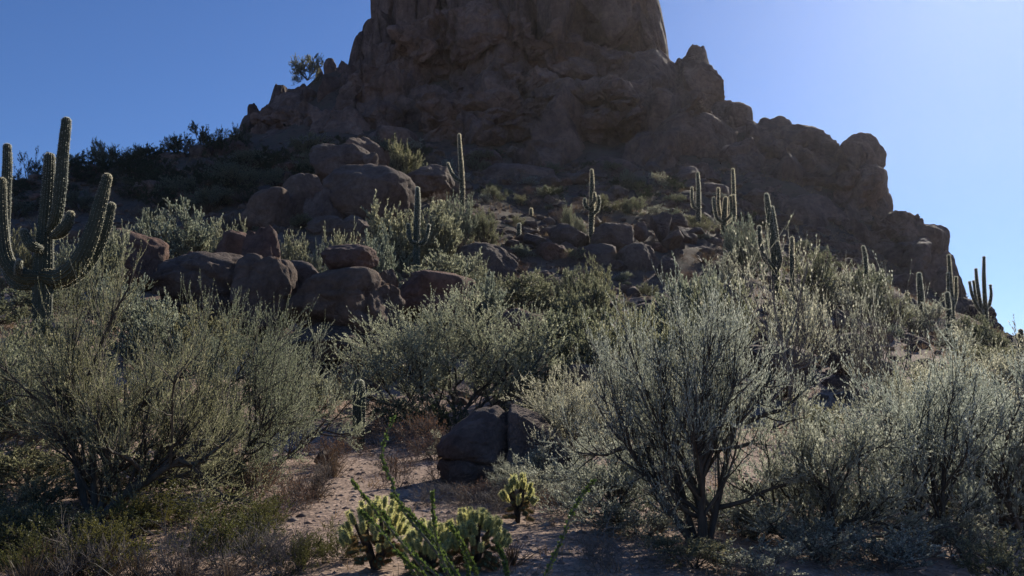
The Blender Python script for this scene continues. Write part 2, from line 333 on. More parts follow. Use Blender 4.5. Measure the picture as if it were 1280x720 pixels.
# --- the mountain: a setting piece whose crags are its parts
mountain = empty('mountain', (0, 135, 40)); mountain['kind'] = 'structure'
mountain.location = (0, 0, 0)
CRAGS = [ # kind, idx, x0,y0,x1,y1,Y,depth,tilt
 # main peak columns (tops above the frame)
 ('col',0,470,-150,560,70,141,1.0,0.04),('col',1,455,8,505,130,136,1.0,0.05),('col',2,500,-120,552,95,134,.9,0.0),('col',3,508,24,552,130,131,.8,0.03),
 ('col',4,545,-170,650,85,138,1.0,0.0),('col',5,553,-90,612,105,132,.8,0.02),('col',0,610,-140,668,78,133,.9,-0.02),('col',1,655,-160,720,72,131,1.0,0.03),
 ('col',2,705,-150,780,70,135,1.0,0.0),('col',3,740,-150,806,85,136,1.0,-0.10),('col',4,776,-70,824,90,134,.9,-0.14),('col',5,630,-220,760,0,145,1,0),
 ('crag',0,560,55,640,130,129,.9,0),('crag',1,628,10,662,110,129,.8,0),('col',1,715,-40,800,60,131,.7,0.05),
 # left shoulder and skyline knobs
 ('spire',0,439,38,457,100,136,1.0,0.12),('crag',2,452,55,500,140,132,1,0),('crag',3,470,70,520,150,129,1,.1),('spire',1,480,85,525,160,126,1,0),
 ('round',0,404,71,421,104,136,1,0),('round',1,394,83,408,118,136,1,0),('crag',4,418,76,450,120,135,1,0),('crag',5,398,92,440,150,131,1,.1),('crag',0,425,90,470,160,128,1,0),
 ('spire',2,372,104,386,130,133,1,0),('crag',1,355,112,400,160,130,1,0),('col',2,340,103,360,150,132,1,0.05),('crag',3,328,120,352,165,129,1,0.2),
 ('crag',2,318,127,340,170,128,1,0),('block',2,309,127,325,152,128,1,0),('round',3,300,141,316,192,127,1.2,0.1),('crag',4,312,150,350,205,122,1,0),
 ('crag',5,345,145,400,200,121,1,0),('crag',1,385,140,440,205,119,1,0),('crag',0,440,130,500,190,120,1,0),('crag',2,500,105,550,170,124,1,0.2),('crag',3,520,130,590,190,120,1,0),
 ('round',1,283,168,300,200,116,1,0),('crag',0,268,178,310,215,112,1,0),
 ('block',0,335,114,392,205,127,1,0),('block',1,392,84,455,190,131,1,0),('crag',2,425,72,475,150,133,1,0),('block',2,306,150,380,215,121,1,0),('crag',3,350,130,420,205,124,1,0),('block',4,396,140,470,215,118,1,0),('spire',0,446,20,470,110,137,1,.08),('crag',1,360,165,430,220,114,1,0),('block',3,440,165,520,225,112,1,0),
 # band under the cliff
 ('crag',4,575,85,625,150,126,1,0),('crag',5,620,70,680,120,127,1,0),('crag',0,655,90,700,128,124,1,.3),('round',0,700,75,750,105,126,1,.1),('crag',1,690,60,770,95,130,1,0),
 ('spire',0,612,128,640,180,117,1,0),('spire',1,630,118,660,175,118,1,.1),('spire',2,650,120,680,172,117,1,-.1),('crag',2,560,140,615,195,116,1,0),('crag',3,600,100,650,150,122,1,0),
 ('block',0,680,105,790,215,118,.9,0.15),('block',1,775,55,838,150,126,1,.0),('crag',4,770,90,830,190,118,1,.1),('block',2,805,110,850,190,116,1,.2),
 ('round',2,800,60,850,130,128,1,0),('crag',5,745,70,800,110,128,1,0),('block',3,680,130,740,230,112,.8,-.1),
 # right of the cliff
 ('crag',0,832,65,870,150,130,1,0),('spire',1,850,52,893,135,129,1.0,0.03),('block',4,856,75,901,150,127,1,0.02),('crag',1,835,110,885,175,122,1,0),
 ('block',0,885,118,925,175,124,1,0),('block',1,905,128,950,190,121,1,.1),('round',3,830,140,920,230,113,1,.2),('crag',2,790,155,850,240,108,1,.1),
 ('block',2,930,151,1005,215,117,1,.12),('block',3,975,158,1040,225,114,1,.15),('crag',3,900,170,970,260,108,1,0),('block',4,960,190,1050,275,105,1,.25),
 ('block',0,1020,168,1052,215,112,1,.1),('round',1,1058,164,1106,238,109,1.1,.15),('crag',4,1045,178,1085,250,108,1,0),('block',1,1070,205,1116,275,105,1,0.1),
 ('block',2,1085,240,1118,300,102,1,0),('round',1,983,240,1062,345,96,.9,0),('crag',5,930,225,1000,330,98,1,0),('round',2,925,215,985,300,101,1,.2),
 ('block',3,1045,245,1110,330,99,1,.1),('crag',0,1050,270,1100,350,95,1,0),('block',4,1100,268,1160,325,99,1,.35),('block',0,1135,280,1185,345,97,1,.2),
 ('round',3,1156,279,1186,325,97,1,0),('crag',1,1090,295,1160,370,92,1,.1),('block',1,1145,315,1200,395,92,1,.15),('round',0,1165,330,1208,410,90,1,.1),
 ('block',2,1185,372,1225,420,88,1,.2),('crag',2,1090,340,1170,420,84,1,0),('crag',3,1205,380,1243,430,84,1,0),('crag',4,1030,310,1090,380,88,1,0),('crag',5,985,320,1050,370,84,1,0),
 ('round',1,1232,398,1256,430,80,1,0),('crag',0,1250,414,1275,445,76,1,0),
 # foot of the mountain
 ('round',2,610,208,700,262,95,1,.0),('round',3,715,238,775,284,86,1,0),('round',0,770,198,812,240,98,1,0),('crag',1,655,170,725,235,106,1,.2),('crag',2,560,190,620,240,105,1,0),
 ('block',3,725,190,790,250,102,1,.1),('crag',3,820,200,900,270,98,1,.1),('block',4,860,230,930,300,94,1,0),('crag',4,900,250,950,320,90,1,0),
]
i = 0
for (k, idx, x0, y0, x1, y1, Y, dep, tl) in CRAGS:
    gw = (x1 - x0) * 0.28
    if k == 'col': x0 -= gw * .35; x1 = min(x1 + gw * .35, 842)
    if k not in ('spire', 'col') and (x1 - x0) > 18:
        if x0 < 600: x1 += gw
        else: x0 -= gw
    if k in ('block', 'crag'): y1 += (y1 - y0) * 0.22; dep *= 1.25
    rock_px({'col': 'rock_column', 'spire': 'rock_spire', 'round': 'rounded_rock', 'block': 'rock_block', 'crag': 'crag'}[k], k, idx + i // 17, 'crag', x0, y0, x1, y1 + (y1 - y0) * 0.12, Y, dep, tl, mountain)
    i += 1
CORE = [('block',0,475,-150,660,100,143,1.0,0.03),('block',1,600,-190,800,85,144,1.0,-0.03),('block',2,480,20,700,150,134,1.0,0.0),('block',3,640,40,842,140,132,1.0,0.0),
 ('block',0,400,90,560,200,128,1,0.05),('block',1,520,105,700,230,122,1,0),('block',2,660,95,840,240,120,1,0.1),('block',3,800,115,960,260,116,1,0.1),('block',4,900,160,1060,320,108,1,.15),
 ('block',0,1000,200,1110,340,103,1,.15),('block',1,1060,262,1180,390,97,1,.2),('block',2,320,135,440,215,124,1,.1),('block',3,1130,305,1205,400,93,1,.2),('block',4,940,280,1100,380,92,1,.1)]
for (k, idx, x0, y0, x1, y1, Y, dep, tl) in CORE:
    rock_px('core_rock', k, idx, 'crag', x0, y0, x1, y1, Y, dep, tl, mountain)
POLY = [(300,190),(330,150),(400,125),(450,110),(520,110),(640,95),(760,85),(835,100),(900,140),(950,170),(1050,215),(1100,260),(1150,320),(1190,380),(1150,390),(1080,350),(1000,330),(930,290),(850,250),(760,235),(640,235),(560,215),(460,200),(380,200)]
def inpoly(x, y, poly):
    c = False; j = len(poly) - 1
    for i2 in range(len(poly)):
        a, b = poly[i2], poly[j]
        if (a[1] > y) != (b[1] > y) and x < (b[0] - a[0]) * (y - a[1]) / (b[1] - a[1]) + a[0]: c = not c
        j = i2
    return c
def mesh_tris(o):
    me = o.data; v = np.empty(len(me.vertices) * 3, dtype=np.float32); me.vertices.foreach_get('co', v); v = v.reshape(-1, 3)
    f = np.empty(len(me.polygons) * 3, dtype=np.int32); me.polygons.foreach_get('vertices', f)
    m = np.array(o.matrix_basis); return v @ m[:3, :3].T + m[:3, 3], f.reshape(-1, 3)
vs, fs, off = [], [], 0
for o in list(mountain.children):
    if not o.name.startswith('core_rock'): continue
    v, f = mesh_tris(o); vs.append(v); fs.append(f + off); off += len(v)
raw = link_mesh('bedrock', np.concatenate(vs), np.concatenate(fs), M['crag'])
md = raw.modifiers.new('remesh', 'REMESH'); md.mode = 'VOXEL'; md.voxel_size = 0.35
ms = raw.modifiers.new('smooth', 'SMOOTH'); ms.factor = 0.5; ms.iterations = 3
bpy.context.view_layer.update()
ev = raw.evaluated_get(bpy.context.evaluated_depsgraph_get()); bme = bpy.data.meshes.new_from_object(ev)
bpy.data.objects.remove(raw)
nv = len(bme.vertices); co = np.empty(nv * 3, dtype=np.float32); bme.vertices.foreach_get('co', co); co = co.reshape(-1, 3)
no = np.empty(nv * 3, dtype=np.float32); bme.vertex_normals.foreach_get('vector', no); no = no.reshape(-1, 3)
dis = np.zeros(nv)
for i, p in enumerate(co.tolist()):
    k = min(1.0, max(0.0, (p[2] - 32) / 12))          # the cliff splits into tall slabs, the flanks into blocks
    s1 = facet(p, 7.0, 0.75 + .35 * k, 0.0, (1, 1, 1 - .84 * k), 2.0, .12); s2 = facet(p, 2.4, 0.28 - .06 * k, 4.0, (1, 1, 1 - .8 * k), 1.5, .14)
    q = Vector(p); qs = Vector((p[0], p[1], p[2] * (1 - .7 * k))); dis[i] = s1 + s2 + 3.4 * min(.22, abs(mnoise.noise(qs * .2))) + 1.8 * min(.2, abs(mnoise.noise(qs * .55))) - .8 + (mnoise.noise(q * .5) * .35 + mnoise.noise(q * 2.1) * .12) - .3
co = co + no * dis[:, None]; bme.vertices.foreach_set('co', co.astype(np.float32).ravel()); bme.update()
bme.polygons.foreach_set('use_smooth', np.zeros(len(bme.polygons), dtype=bool))
import bmesh
below = co[:, 2] < gz(co[:, 0], co[:, 1]) - 0.8; back = (no[:, 1] > .35) & (co[:, 1] > 128) | (co[:, 1] > 150)
bmx = bmesh.new(); bmx.from_mesh(bme); bmx.verts.ensure_lookup_table()
bmesh.ops.delete(bmx, geom=[bmx.verts[i] for i in np.nonzero(below)[0]], context='VERTS'); bmx.to_mesh(bme); bmx.free()
bme.materials.clear(); bme.materials.append(M['crag'])
bedrock = obj_of('bedrock', bme, mountain)
print('bedrock verts', nv)
for o in list(mountain.children):
    if o.name.startswith('core_rock') : bpy.data.objects.remove(o)
pts = []; cnt = 0
while cnt < 120:
    x = random.uniform(300, 1190); y = random.uniform(110, 390)
    if not inpoly(x, y, POLY): continue
    sz = random.choice((9, 12, 15, 20, 26))
    pts.append((x, y, sz)); cnt += 1
    h = hit(x, y, 70, 170)
    if h is None: continue
    h = P(x, y, h.y - 4.0); s_ = mpp(h.y) * sz
    rock_obj('loose_rock', random.choice(('block', 'small', 'crackblock')), random.randrange(9), 'crag', h, (s_ * random.uniform(.8, 1.3), s_, s_ * random.uniform(.6, 1.0)), random.uniform(0, 6), random.uniform(-.4, .4), mountain) if False else None
#@@PART2
# ------------------------------------------------------------------ labels from landmarks
PX = {}          # thing -> (px, py, w) in the photo
LAND = []        # (px, py, phrase)
AUTO = []        # things whose label is completed at the end: (obj, px, py, adjective phrase, noun, category)

# ------------------------------------------------------------------ boulders
def boulder(kind, idx, mt, x0, y0, x1, y1, Y, label=None, dep=1.0, tilt=0.0, grow=0.25, parts=None, land=None):
    yb = y1 + (y1 - y0) * grow
    o = rock_px('boulder', kind, idx, mt, x0, y0, x1, yb, Y, dep, tilt)
    if label: tag(o, label, 'boulder')
    else: AUTO.append((o, (x0 + x1) / 2, (y0 + y1) / 2, (x1 - x0), 'boulder'))
    if land: LAND.append(((x0 + x1) / 2, (y0 + y1) / 2, land))
    return o
B = boulder
B('round',0,'boulder',403,204,520,300,60,'huge smooth dome boulder sloping right in mid slope, the largest rock below the peak',1.1,.12,.0,land='the huge dome boulder')
B('block',1,'boulder',384,236,440,300,58,'wedge shaped boulder tucked under the left side of the huge dome boulder')
B('round',1,'boulder',348,214,410,285,62,'upright rounded boulder leaning against the left shoulder of the huge dome boulder',1,.1)
B('crackblock',0,'boulder',302,236,372,300,60,'broad dark boulder at the left end of the dome boulder pile')
B('block',2,'boulder',385,270,455,312,56,'low dark rock ledge below the huge dome boulder')
B('round',2,'boulder',425,268,472,305,55,'rounded dark rock at the foot of the huge dome boulder')
B('crackblock',1,'boulder',385,178,470,225,68,'wide shadowed slab of rock above the huge dome boulder')
B('block',3,'boulder',425,168,488,215,70,'shadowed rock with a lit upper right edge above the huge dome boulder')
B('block',4,'boulder',505,202,566,240,70,'dark slanting boulder left of the two-stemmed slender saguaro',1,.2)
B('small',0,'boulder',452,190,474,212,66,'small pale pointed rock peeking over the huge dome boulder')
B('round',3,'red_boulder',112,289,208,350,38,'large reddish dome boulder with a sunlit flaking right edge behind the big saguaro',1,.15,land='the reddish dome boulder')
B('small',1,'red_boulder',219,312,244,342,38,'small reddish egg-shaped boulder beside the pale brush',1,.1)
B('small',2,'boulder',192,329,230,352,36,'low pale flat-topped stone right of the reddish dome boulder')
B('crackblock',2,'boulder',196,316,336,404,35,'massive dark block of rock at centre left with deep shadow below it',1,0,.1,land='the massive dark block')
B('block',0,'red_boulder',262,289,330,345,39,'reddish wedge boulder behind the massive dark block',1,.15)
B('block',1,'red_boulder',306,282,358,345,38,'pointed reddish slab boulder with a thin lit edge',1,.25)
B('crackblock',1,'boulder',290,316,374,400,34,'dark boulder with a rough sunlit right flank beside the massive block',1,.05)
B('small',3,'boulder',292,354,318,382,33.5,'small rounded rock wedged into the shadow below the massive block')
B('block',2,'boulder',340,325,420,392,36,'dull brown block filling the gap left of the stacked boulders')
B('round',0,'red_boulder',402,305,471,344,34,'rounded capstone boulder sitting on top of the stacked boulders',1.1,0,.05,land='the capstone boulder')
B('crackblock',0,'boulder',360,338,496,420,34,'big cracked base boulder carrying the rounded capstone',.9,0,.1,land='the cracked base boulder')
B('block',3,'boulder',468,334,498,366,35,'slanting lit-edged rock leaning on the right of the capstone boulder',1,.4)
B('block',4,'boulder',340,400,460,450,33,'low dark block under the cracked base boulder')
B('block',0,'red_boulder',486,341,620,402,39,'long dark purplish wedge boulder right of the stacked boulders',.8,.1,.1,land='the purplish wedge boulder')
B('round',1,'boulder',566,303,648,352,50,'long smooth humped boulder with a thin sunlit rim above the pale shrubs',.8,.2,land='the humped boulder')
B('round',2,'boulder',684,279,740,312,60,'flat-topped rounded boulder left of the candelabra saguaro')
B('round',3,'boulder',738,279,794,312,60,'flat-topped rounded boulder right of the candelabra saguaro')
B('round',0,'boulder',712,304,775,350,57,'broad shaded boulder directly below the candelabra saguaro',1,-.2)
B('round',1,'boulder',768,302,824,352,56,'tall sloping boulder with a lit right edge below the jumble of slabs',1,.3)
B('small',4,'boulder',653,288,690,312,58,'low lumpy boulder beside the left flat-topped boulder')
B('small',5,'boulder',790,276,813,297,62,'small leaning slab with a pale lit top edge',1,.4)
B('small',0,'boulder',812,264,840,300,64,'upright rock in the middle of the jumble of slabs')
B('block',1,'boulder',835,267,862,286,66,'flat bright-edged slab at the top of the jumble of slabs',1,.15)
B('small',1,'boulder',838,281,872,302,62,'tilted dark slab beside the bright sunlit flake',1,.35)
B('small',2,'boulder',829,284,853,308,59,'leaning slab with a pale top in front of the jumble',1,.4)
B('small',3,'boulder',862,284,880,293,61,'small flat flake of rock shining in the sun',1,.35,.1)
B('block',2,'boulder',816,322,850,350,54,'angular slab with a lit right edge below the jumble of slabs',1,.5)
B('block',3,'boulder',880,326,900,352,52,'small tilted stone with a bright upper face right of the slab jumble',1,.7)
B('round',3,'red_boulder',618,387,680,425,33,'arched brown boulder with a lit rim half hidden in the large olive shrub',1,.2)
B('crackblock',2,'boulder',930,431,1024,486,30,'dark overhanging boulder with a flat pale top right of centre',1,.1,.1,land='the dark overhanging boulder')
B('round',1,'boulder',1034,415,1100,458,32,'dark blue-grey boulder with a pale rim above the overhanging boulder',1,.1)
B('small',4,'boulder',1045,388,1072,420,34,'small pointed rock above the dark blue-grey boulder')
B('block',4,'boulder',880,352,940,392,44,'shaded boulder behind the right-hand shrubs below the slab jumble')
B('block',0,'boulder',700,455,760,490,26,'dark low boulder in the shadow behind the foreground thicket')
B('round',2,'boulder',1240,512,1292,556,24,'squat tan boulder at the right edge of the frame among shrubs')
B('small',5,'boulder',1228,608,1276,650,15,'dark bluish stone low at the right edge under shrubs')
B('small',0,'boulder',1195,640,1245,690,14,'brown stone below the dark bluish stone at the right edge')
def split_boulder():
    v, f = ICO[6]; v = v.copy(); v /= (np.abs(v) ** 2.35).sum(1, keepdims=True) ** (1 / 2.35)
    for nn, d in (((.55, -.25, .8), .86), ((-.8, -.2, .55), .93), ((.2, -.9, .3), .85), ((.9, .1, .45), .80), ((-.3, -.8, .5), .95)):
        nn = np.array(nn) / np.linalg.norm(nn); e = np.clip(v @ nn - d, 0, None); v -= (e * .9)[:, None] * nn
    dis = np.array([mnoise.noise(Vector(p) * 1.6) * .07 + mnoise.noise(Vector(p) * 4) * .025 + facet(p, .5, .035, 2.0) + mnoise.noise(Vector(p) * 14) * .008 for p in v.tolist()])
    x0 = -.14 + .04 * v[:, 2] + np.array([mnoise.noise(Vector((2.0, 5.0, z * 3))) * .05 for z in v[:, 2].tolist()])
    g = np.exp(-((v[:, 0] - x0) / .035) ** 2); g2 = np.exp(-((v[:, 2] + .18 + .12 * v[:, 0]) / .03) ** 2) * (v[:, 0] < -.14)
    v += nrm(v) * (dis - .26 * g - .10 * g2)[:, None]; v[:, 0] -= .045 * (v[:, 0] < x0); v[:, 2] -= .05 * (v[:, 0] < x0) * (v[:, 2] > 0)
    v[:, 2] -= .28 * np.clip(v[:, 0] + .1, 0, None) * (v[:, 2] > 0)
    c = P(642, 560, 16.6); s = mpp(16.6)
    o = link_mesh('boulder', v * np.array([88, 75, 62]) * s, f, M['tan_boulder'], smooth=True); o.location = c + Vector((0, 0, -.12))
    tag(o, 'large rounded foreground boulder split by a vertical crack, beside the sandy clearing', 'boulder')
    LAND.append((642, 555, 'the split foreground boulder'))
def nrm(a): return a / (np.linalg.norm(a, axis=-1, keepdims=True) + 1e-9)
split_boulder()
B('round',2,'tan_boulder',560,571,618,606,15.9,'low rounded stone at the left foot of the split foreground boulder',1,0,.2)
B('round',0,'boulder',0,415,55,492,22,'dark shadowed boulder at the left edge under the big saguaro')
B('small',2,'boulder',392,563,410,577,18.5,'fist-like brown stone alone in the sandy clearing',1,0,.3)
B('block',2,'boulder',425,437,462,458,32,'dark flat stone above the short barrel-like cactus')
B('small',3,'boulder',488,452,512,466,30,'pale flat stone lying under the large olive shrub')
B('block',3,'boulder',420,452,447,475,29,'low reddish rock just above the barrel-like cactus on its left')
# skyline rocks on the left ridge
for a in [(236,180,262,200,106),(262,175,290,205,108),(196,190,226,208,104),(300,178,318,205,112)]:
    B('round', int(a[0]), 'boulder', *a)
# scattered boulders over the slope, uneven in size and crowding
SLOPE = [(150,265),(330,215),(520,205),(650,225),(860,245),(930,300),(1010,350),(1130,385),(1180,420),(1100,470),(900,420),(700,390),(560,330),(380,300),(170,300)]
DARKS = [(5,230),(120,205),(300,195),(420,180),(520,195),(420,225),(300,250),(160,262),(5,262)]
rb = random.Random(21); placed = []
def scatter_px(poly, nmax, mind, rr, xr=(0, 1280), yr=(150, 520)):
    out = []; tries = 0
    while len(out) < nmax and tries < 6000:
        tries += 1; x = rr.uniform(*xr); y = rr.uniform(*yr)
        if not inpoly(x, y, poly): continue
        if any((x - a) ** 2 + (1.6 * (y - b)) ** 2 < mind ** 2 for a, b in placed + out): continue
        out.append((x, y))
    return out
for x, y in scatter_px(SLOPE, 62, 17, rb) + scatter_px(DARKS, 26, 22, rb):
    h = hit(x, y, 25, 120)
    if h is None: continue
    placed.append((x, y)); w = rb.choice((9, 12, 14, 18, 24, 32)); s = mpp(h.y) * w
    o = rock_obj('boulder', rb.choice(('block', 'block', 'small', 'crackblock')), rb.randrange(9), rb.choice(('boulder', 'boulder', 'red_boulder')), (h.x, h.y, h.z + s * .12), (s * rb.uniform(.9, 1.3), s * 1.1, s * rb.uniform(.55, .9)), rb.uniform(0, 6), rb.uniform(-.35, .35))
    AUTO.append((o, x, y - w * .2, w, 'boulder'))

# ------------------------------------------------------------------ plants: batched branch growing
def nrm(a): return a / (np.linalg.norm(a, axis=-1, keepdims=True) + 1e-9)
def grow(rs, start, d, ln, npts, up=0.0, wander=0.15, sag=None):
    p = start.copy(); d = nrm(d); pts = [p.copy()]; step = (ln / (npts - 1))[:, None]
    for _ in range(npts - 1):
        d = nrm(d + rs.normal(size=d.shape) * wander + np.array([0, 0, up])); p = p + d * step; pts.append(p.copy())
    return np.stack(pts, 1)
def children(rs, Pp, k, tmin, tmax, ang, ang_sd=0.2):
    n0, m = Pp.shape[:2]
    idx = np.repeat(np.arange(n0), k)
    t = rs.uniform(tmin, tmax, len(idx)) * (m - 1); i0 = np.minimum(t.astype(int), m - 2); f = (t - i0)[:, None]
    a = Pp[idx, i0]; b = Pp[idx, i0 + 1]; st = a * (1 - f) + b * f; tg = nrm(b - a)
    rv = rs.normal(size=tg.shape); pv = nrm(rv - (rv * tg).sum(1, keepdims=True) * tg)
    an = (ang + rs.normal(size=len(idx)) * ang_sd)[:, None]
    return st, tg * np.cos(an) + pv * np.sin(an), idx, t / (m - 1)
def tubes(Pp, r0, r1, sides):
    n0, m = Pp.shape[:2]
    tg = np.empty_like(Pp); tg[:, 1:-1] = Pp[:, 2:] - Pp[:, :-2]; tg[:, 0] = Pp[:, 1] - Pp[:, 0]; tg[:, -1] = Pp[:, -1] - Pp[:, -2]
    tg = nrm(tg); ref = np.array([0.31, 0.9, 0.29]); u = nrm(np.cross(tg, ref)); w = np.cross(tg, u)
    r = (r0[:, None] + (r1 - r0)[:, None] * np.linspace(0, 1, m)[None, :])
    th = np.arange(sides) * 2 * PI / sides
    V = Pp[:, :, None, :] + r[:, :, None, None] * (np.cos(th)[None, None, :, None] * u[:, :, None, :] + np.sin(th)[None, None, :, None] * w[:, :, None, :])
    i = np.arange(n0 * m * sides).reshape(n0, m, sides); j = np.roll(i, -1, 2)
    F = np.stack([i[:, :-1], j[:, :-1], j[:, 1:], i[:, 1:]], -1).reshape(-1, 4)
    return V.reshape(-1, 3), F
def ribbons(Pp, w, rs):
    """very thin twigs: flat strips twisted at random"""
    n0, m = Pp.shape[:2]; tg = nrm(Pp[:, -1] - Pp[:, 0]); rv = rs.normal(size=tg.shape); u = nrm(np.cross(tg, rv))
    ww = (np.linspace(1, .35, m)[None, :, None] * w) * u[:, None, :]
    V = np.stack([Pp - ww, Pp + ww], 2); i = np.arange(n0 * m * 2).reshape(n0, m, 2)
    F = np.stack([i[:, :-1, 0], i[:, :-1, 1], i[:, 1:, 1], i[:, 1:, 0]], -1).reshape(-1, 4)
    return V.reshape(-1, 3), F
def leaves(rs, Pp, k, ln, wd, spread=0.6, up=0.5, tmin=0.15, jit=0.0):
    n0, m = Pp.shape[:2]; idx = np.repeat(np.arange(n0), k)
    t = rs.uniform(tmin, 1, len(idx)) * (m - 1); i0 = np.minimum(t.astype(int), m - 2); f = (t - i0)[:, None]
    a = Pp[idx, i0]; b = Pp[idx, i0 + 1]; st = a * (1 - f) + b * f + rs.normal(size=a.shape) * jit
    d = nrm(nrm(b - a) + rs.normal(size=a.shape) * spread + np.array([0, 0, up])); u = nrm(np.cross(d, rs.normal(size=d.shape)))
    L = (ln * rs.uniform(.6, 1.3, len(idx)))[:, None]; Wd = L * wd
    V = np.stack([st, st + d * L * .45 + u * Wd, st + d * L, st + d * L * .55 - u * Wd], 1)
    F = np.arange(len(idx) * 4).reshape(-1, 4); return V.reshape(-1, 3), F
def cat(parts):
    vs, fs, o = [], [], 0
    for v, f in parts: vs.append(v); fs.append(f + o); o += len(v)
    return np.concatenate(vs), np.concatenate(fs)
def plant_arrays(seed, H=2.0, Wd=2.0, stems=6, lean=0.6, k1=5, k2=6, k3=4, kl=8, leaf=.05, lw=.28, r=.03, up=.10, spread=.6, lup=.5, trunk=.35, twig=.003, bare=0.0, clump=0.0, stemdirs=None, wander=.14, ang1=.8, fine=False):
    rs = np.random.RandomState(seed)
    if stemdirs is None:
        az = np.arange(stems) * 2 * PI / stems + rs.uniform(-.5, .5, stems); le = lean * rs.uniform(.35, 1.15, stems)
        d = np.stack([np.sin(le) * np.cos(az), np.sin(le) * np.sin(az), np.cos(le)], 1)
    else: d = np.array(stemdirs, float); stems = len(d); d = nrm(d)
    s0 = d * [0.05, 0.05, 0] ; s0[:, 2] = -0.1
    L0 = np.full(stems, H * .62) * rs.uniform(.8, 1.1, stems)
    P0 = grow(rs, s0, d, L0, 7, up * .4, wander)
    st, dd, idx, t = children(rs, P0, k1, trunk, 1.0, ang1, .25)
    P1 = grow(rs, st, dd, H * .42 * rs.uniform(.6, 1.2, len(st)), 6, up, wander)
    st, dd, i2, t2 = children(rs, P1, k2, .25, 1.0, .6, .25)
    P2 = grow(rs, st, dd, H * .22 * rs.uniform(.5, 1.3, len(st)), 5, up, .16)
    st, dd, i3, t3 = children(rs, P2, k3, .15, 1.0, .5, .25)
    P3 = grow(rs, st, dd, H * .10 * rs.uniform(.5, 1.4, len(st)), 4, up * 1.6, .12)
    if bare: P3l = P3[rs.rand(len(P3)) > bare]
    else: P3l = P3
    n = len
    wood = cat([tubes(P0, np.full(n(P0), r), np.full(n(P0), r * .42), 6), tubes(P1, np.full(n(P1), r * .45), np.full(n(P1), r * .18), 4), tubes(P2, np.full(n(P2), max(twig * 1.6, r * .17)), np.full(n(P2), twig), 3)])
    tw = ribbons(P3, twig, rs)
    fol = leaves(rs, P3l, kl, leaf, lw, spread, lup, .1, clump) if kl else tw
    if kl: fol2 = leaves(rs, P2, max(1, kl // 3), leaf, lw, spread, lup, .5, clump); fol = cat([fol, fol2, tw]) if fine else cat([fol, fol2])
    return wood, tw, fol
def norm_set(sets, Wd, H):
    allv = np.concatenate([s[0] for s in sets]); lo = np.percentile(allv, 1.0, axis=0); hi = np.percentile(allv, 99.0, axis=0)
    c = (lo + hi) / 2; sx = Wd / (hi[0] - lo[0]); sy = Wd / (hi[1] - lo[1]); sz = H / hi[2]
    out = []
    for v, f in sets: v = v.copy(); v[:, 0] = (v[:, 0] - c[0] * .0) * sx; v[:, 1] = v[:, 1] * sy; v[:, 2] *= sz; out.append((v, f))
    return out
PROTO = {}
def proto(name, n, leafmat, twigmat, noun, **kw):
    lst = []
    for i in range(n):
        sets = norm_set(plant_arrays(seed=abs(hash_s(name)) + i * 13, **kw), 1.0, 1.0)
        w = cat([sets[0], sets[1]]); 
        mw = mesh_only('branches', w, M[twigmat]); mf = mesh_only('foliage', sets[2], M[leafmat]) if kw.get('kl', 8) else None
        lst.append((mw, mf))
    PROTO[name] = (lst, noun)
def hash_s(s):
    h = 7
    for ch in s: h = (h * 31 + ord(ch)) % 99991
    return h
def mesh_only(name, vf, m):
    o = link_mesh(name, vf[0], vf[1], m); me = o.data; bpy.data.objects.remove(o); return me
def plant(kind, px, py_top, wpx, Y=None, pybase=None, i=0, label=None, cat='shrub', rz=None, dz=0.0, hmin=None, land=None, name=None):
    """a plant whose crown top is at py_top and which stands on the ground at distance Y (or where the base pixel meets the ground)"""
    lst, noun = PROTO[kind]
    if Y is None:
        h = hit(px, pybase); 
        if h is None: return None
        Y = h.y
    b = P(px, 400, Y); gzv = g1(b.x, Y) + dz; top = P(px, py_top, Y).z
    w = wpx * mpp(Y); h = top - gzv
    if hmin is None: hmin = .3 * w
    h = max(h, hmin)
    e = empty(name or noun, (b.x, Y, gzv), random.uniform(0, 6.28) if rz is None else rz); e.scale = (w, w, h)
    mw, mf = lst[i % len(lst)]
    obj_of('branches', mw, e, 'stuff')
    if mf: obj_of('foliage', mf, e, 'stuff')
    if label: tag(e, label, cat)
    else: AUTO.append((e, px, py_top, wpx, cat, kind))
    if land: LAND.append((px, (py_top), land))
    return e
# kinds of plant (size-normalised: scale gives width, height)
proto('pale', 4, 'paleleaf', 'twig', 'pale_shrub', H=2, stems=9, lean=.85, k1=5, k2=6, k3=4, kl=18, leaf=.07, lw=.20, r=.025, up=.12, lup=.9, spread=.45, twig=.006, trunk=.12)
proto('olive', 3, 'oliveleaf', 'bark', 'olive_shrub', H=2, stems=9, lean=.9, k1=5, k2=6, k3=4, kl=18, leaf=.06, lw=.22, r=.025, up=.09, lup=.5, spread=.6, twig=.005, trunk=.12)
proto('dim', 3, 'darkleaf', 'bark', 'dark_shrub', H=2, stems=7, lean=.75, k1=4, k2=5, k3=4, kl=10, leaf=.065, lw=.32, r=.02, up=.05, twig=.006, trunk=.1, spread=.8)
proto('grey', 3, 'greyleaf', 'deadtwig', 'grey_shrub', H=2, stems=8, lean=.75, k1=5, k2=6, k3=4, kl=11, leaf=.07, lw=.24, r=.03, up=.12, lup=.9, spread=.45, twig=.006, trunk=.12)
proto('dry', 3, 'rust', 'deadtwig', 'dry_bush', H=1, stems=12, lean=1.0, k1=5, k2=5, k3=4, kl=2, leaf=.035, lw=.18, r=.012, up=.06, twig=.003, wander=.22)
proto('dead', 2, 'straw', 'deadtwig', 'dead_twigs', H=1, stems=14, lean=1.15, k1=5, k2=5, k3=3, kl=0, leaf=.035, lw=.18, r=.010, up=.05, twig=.0025, wander=.24)
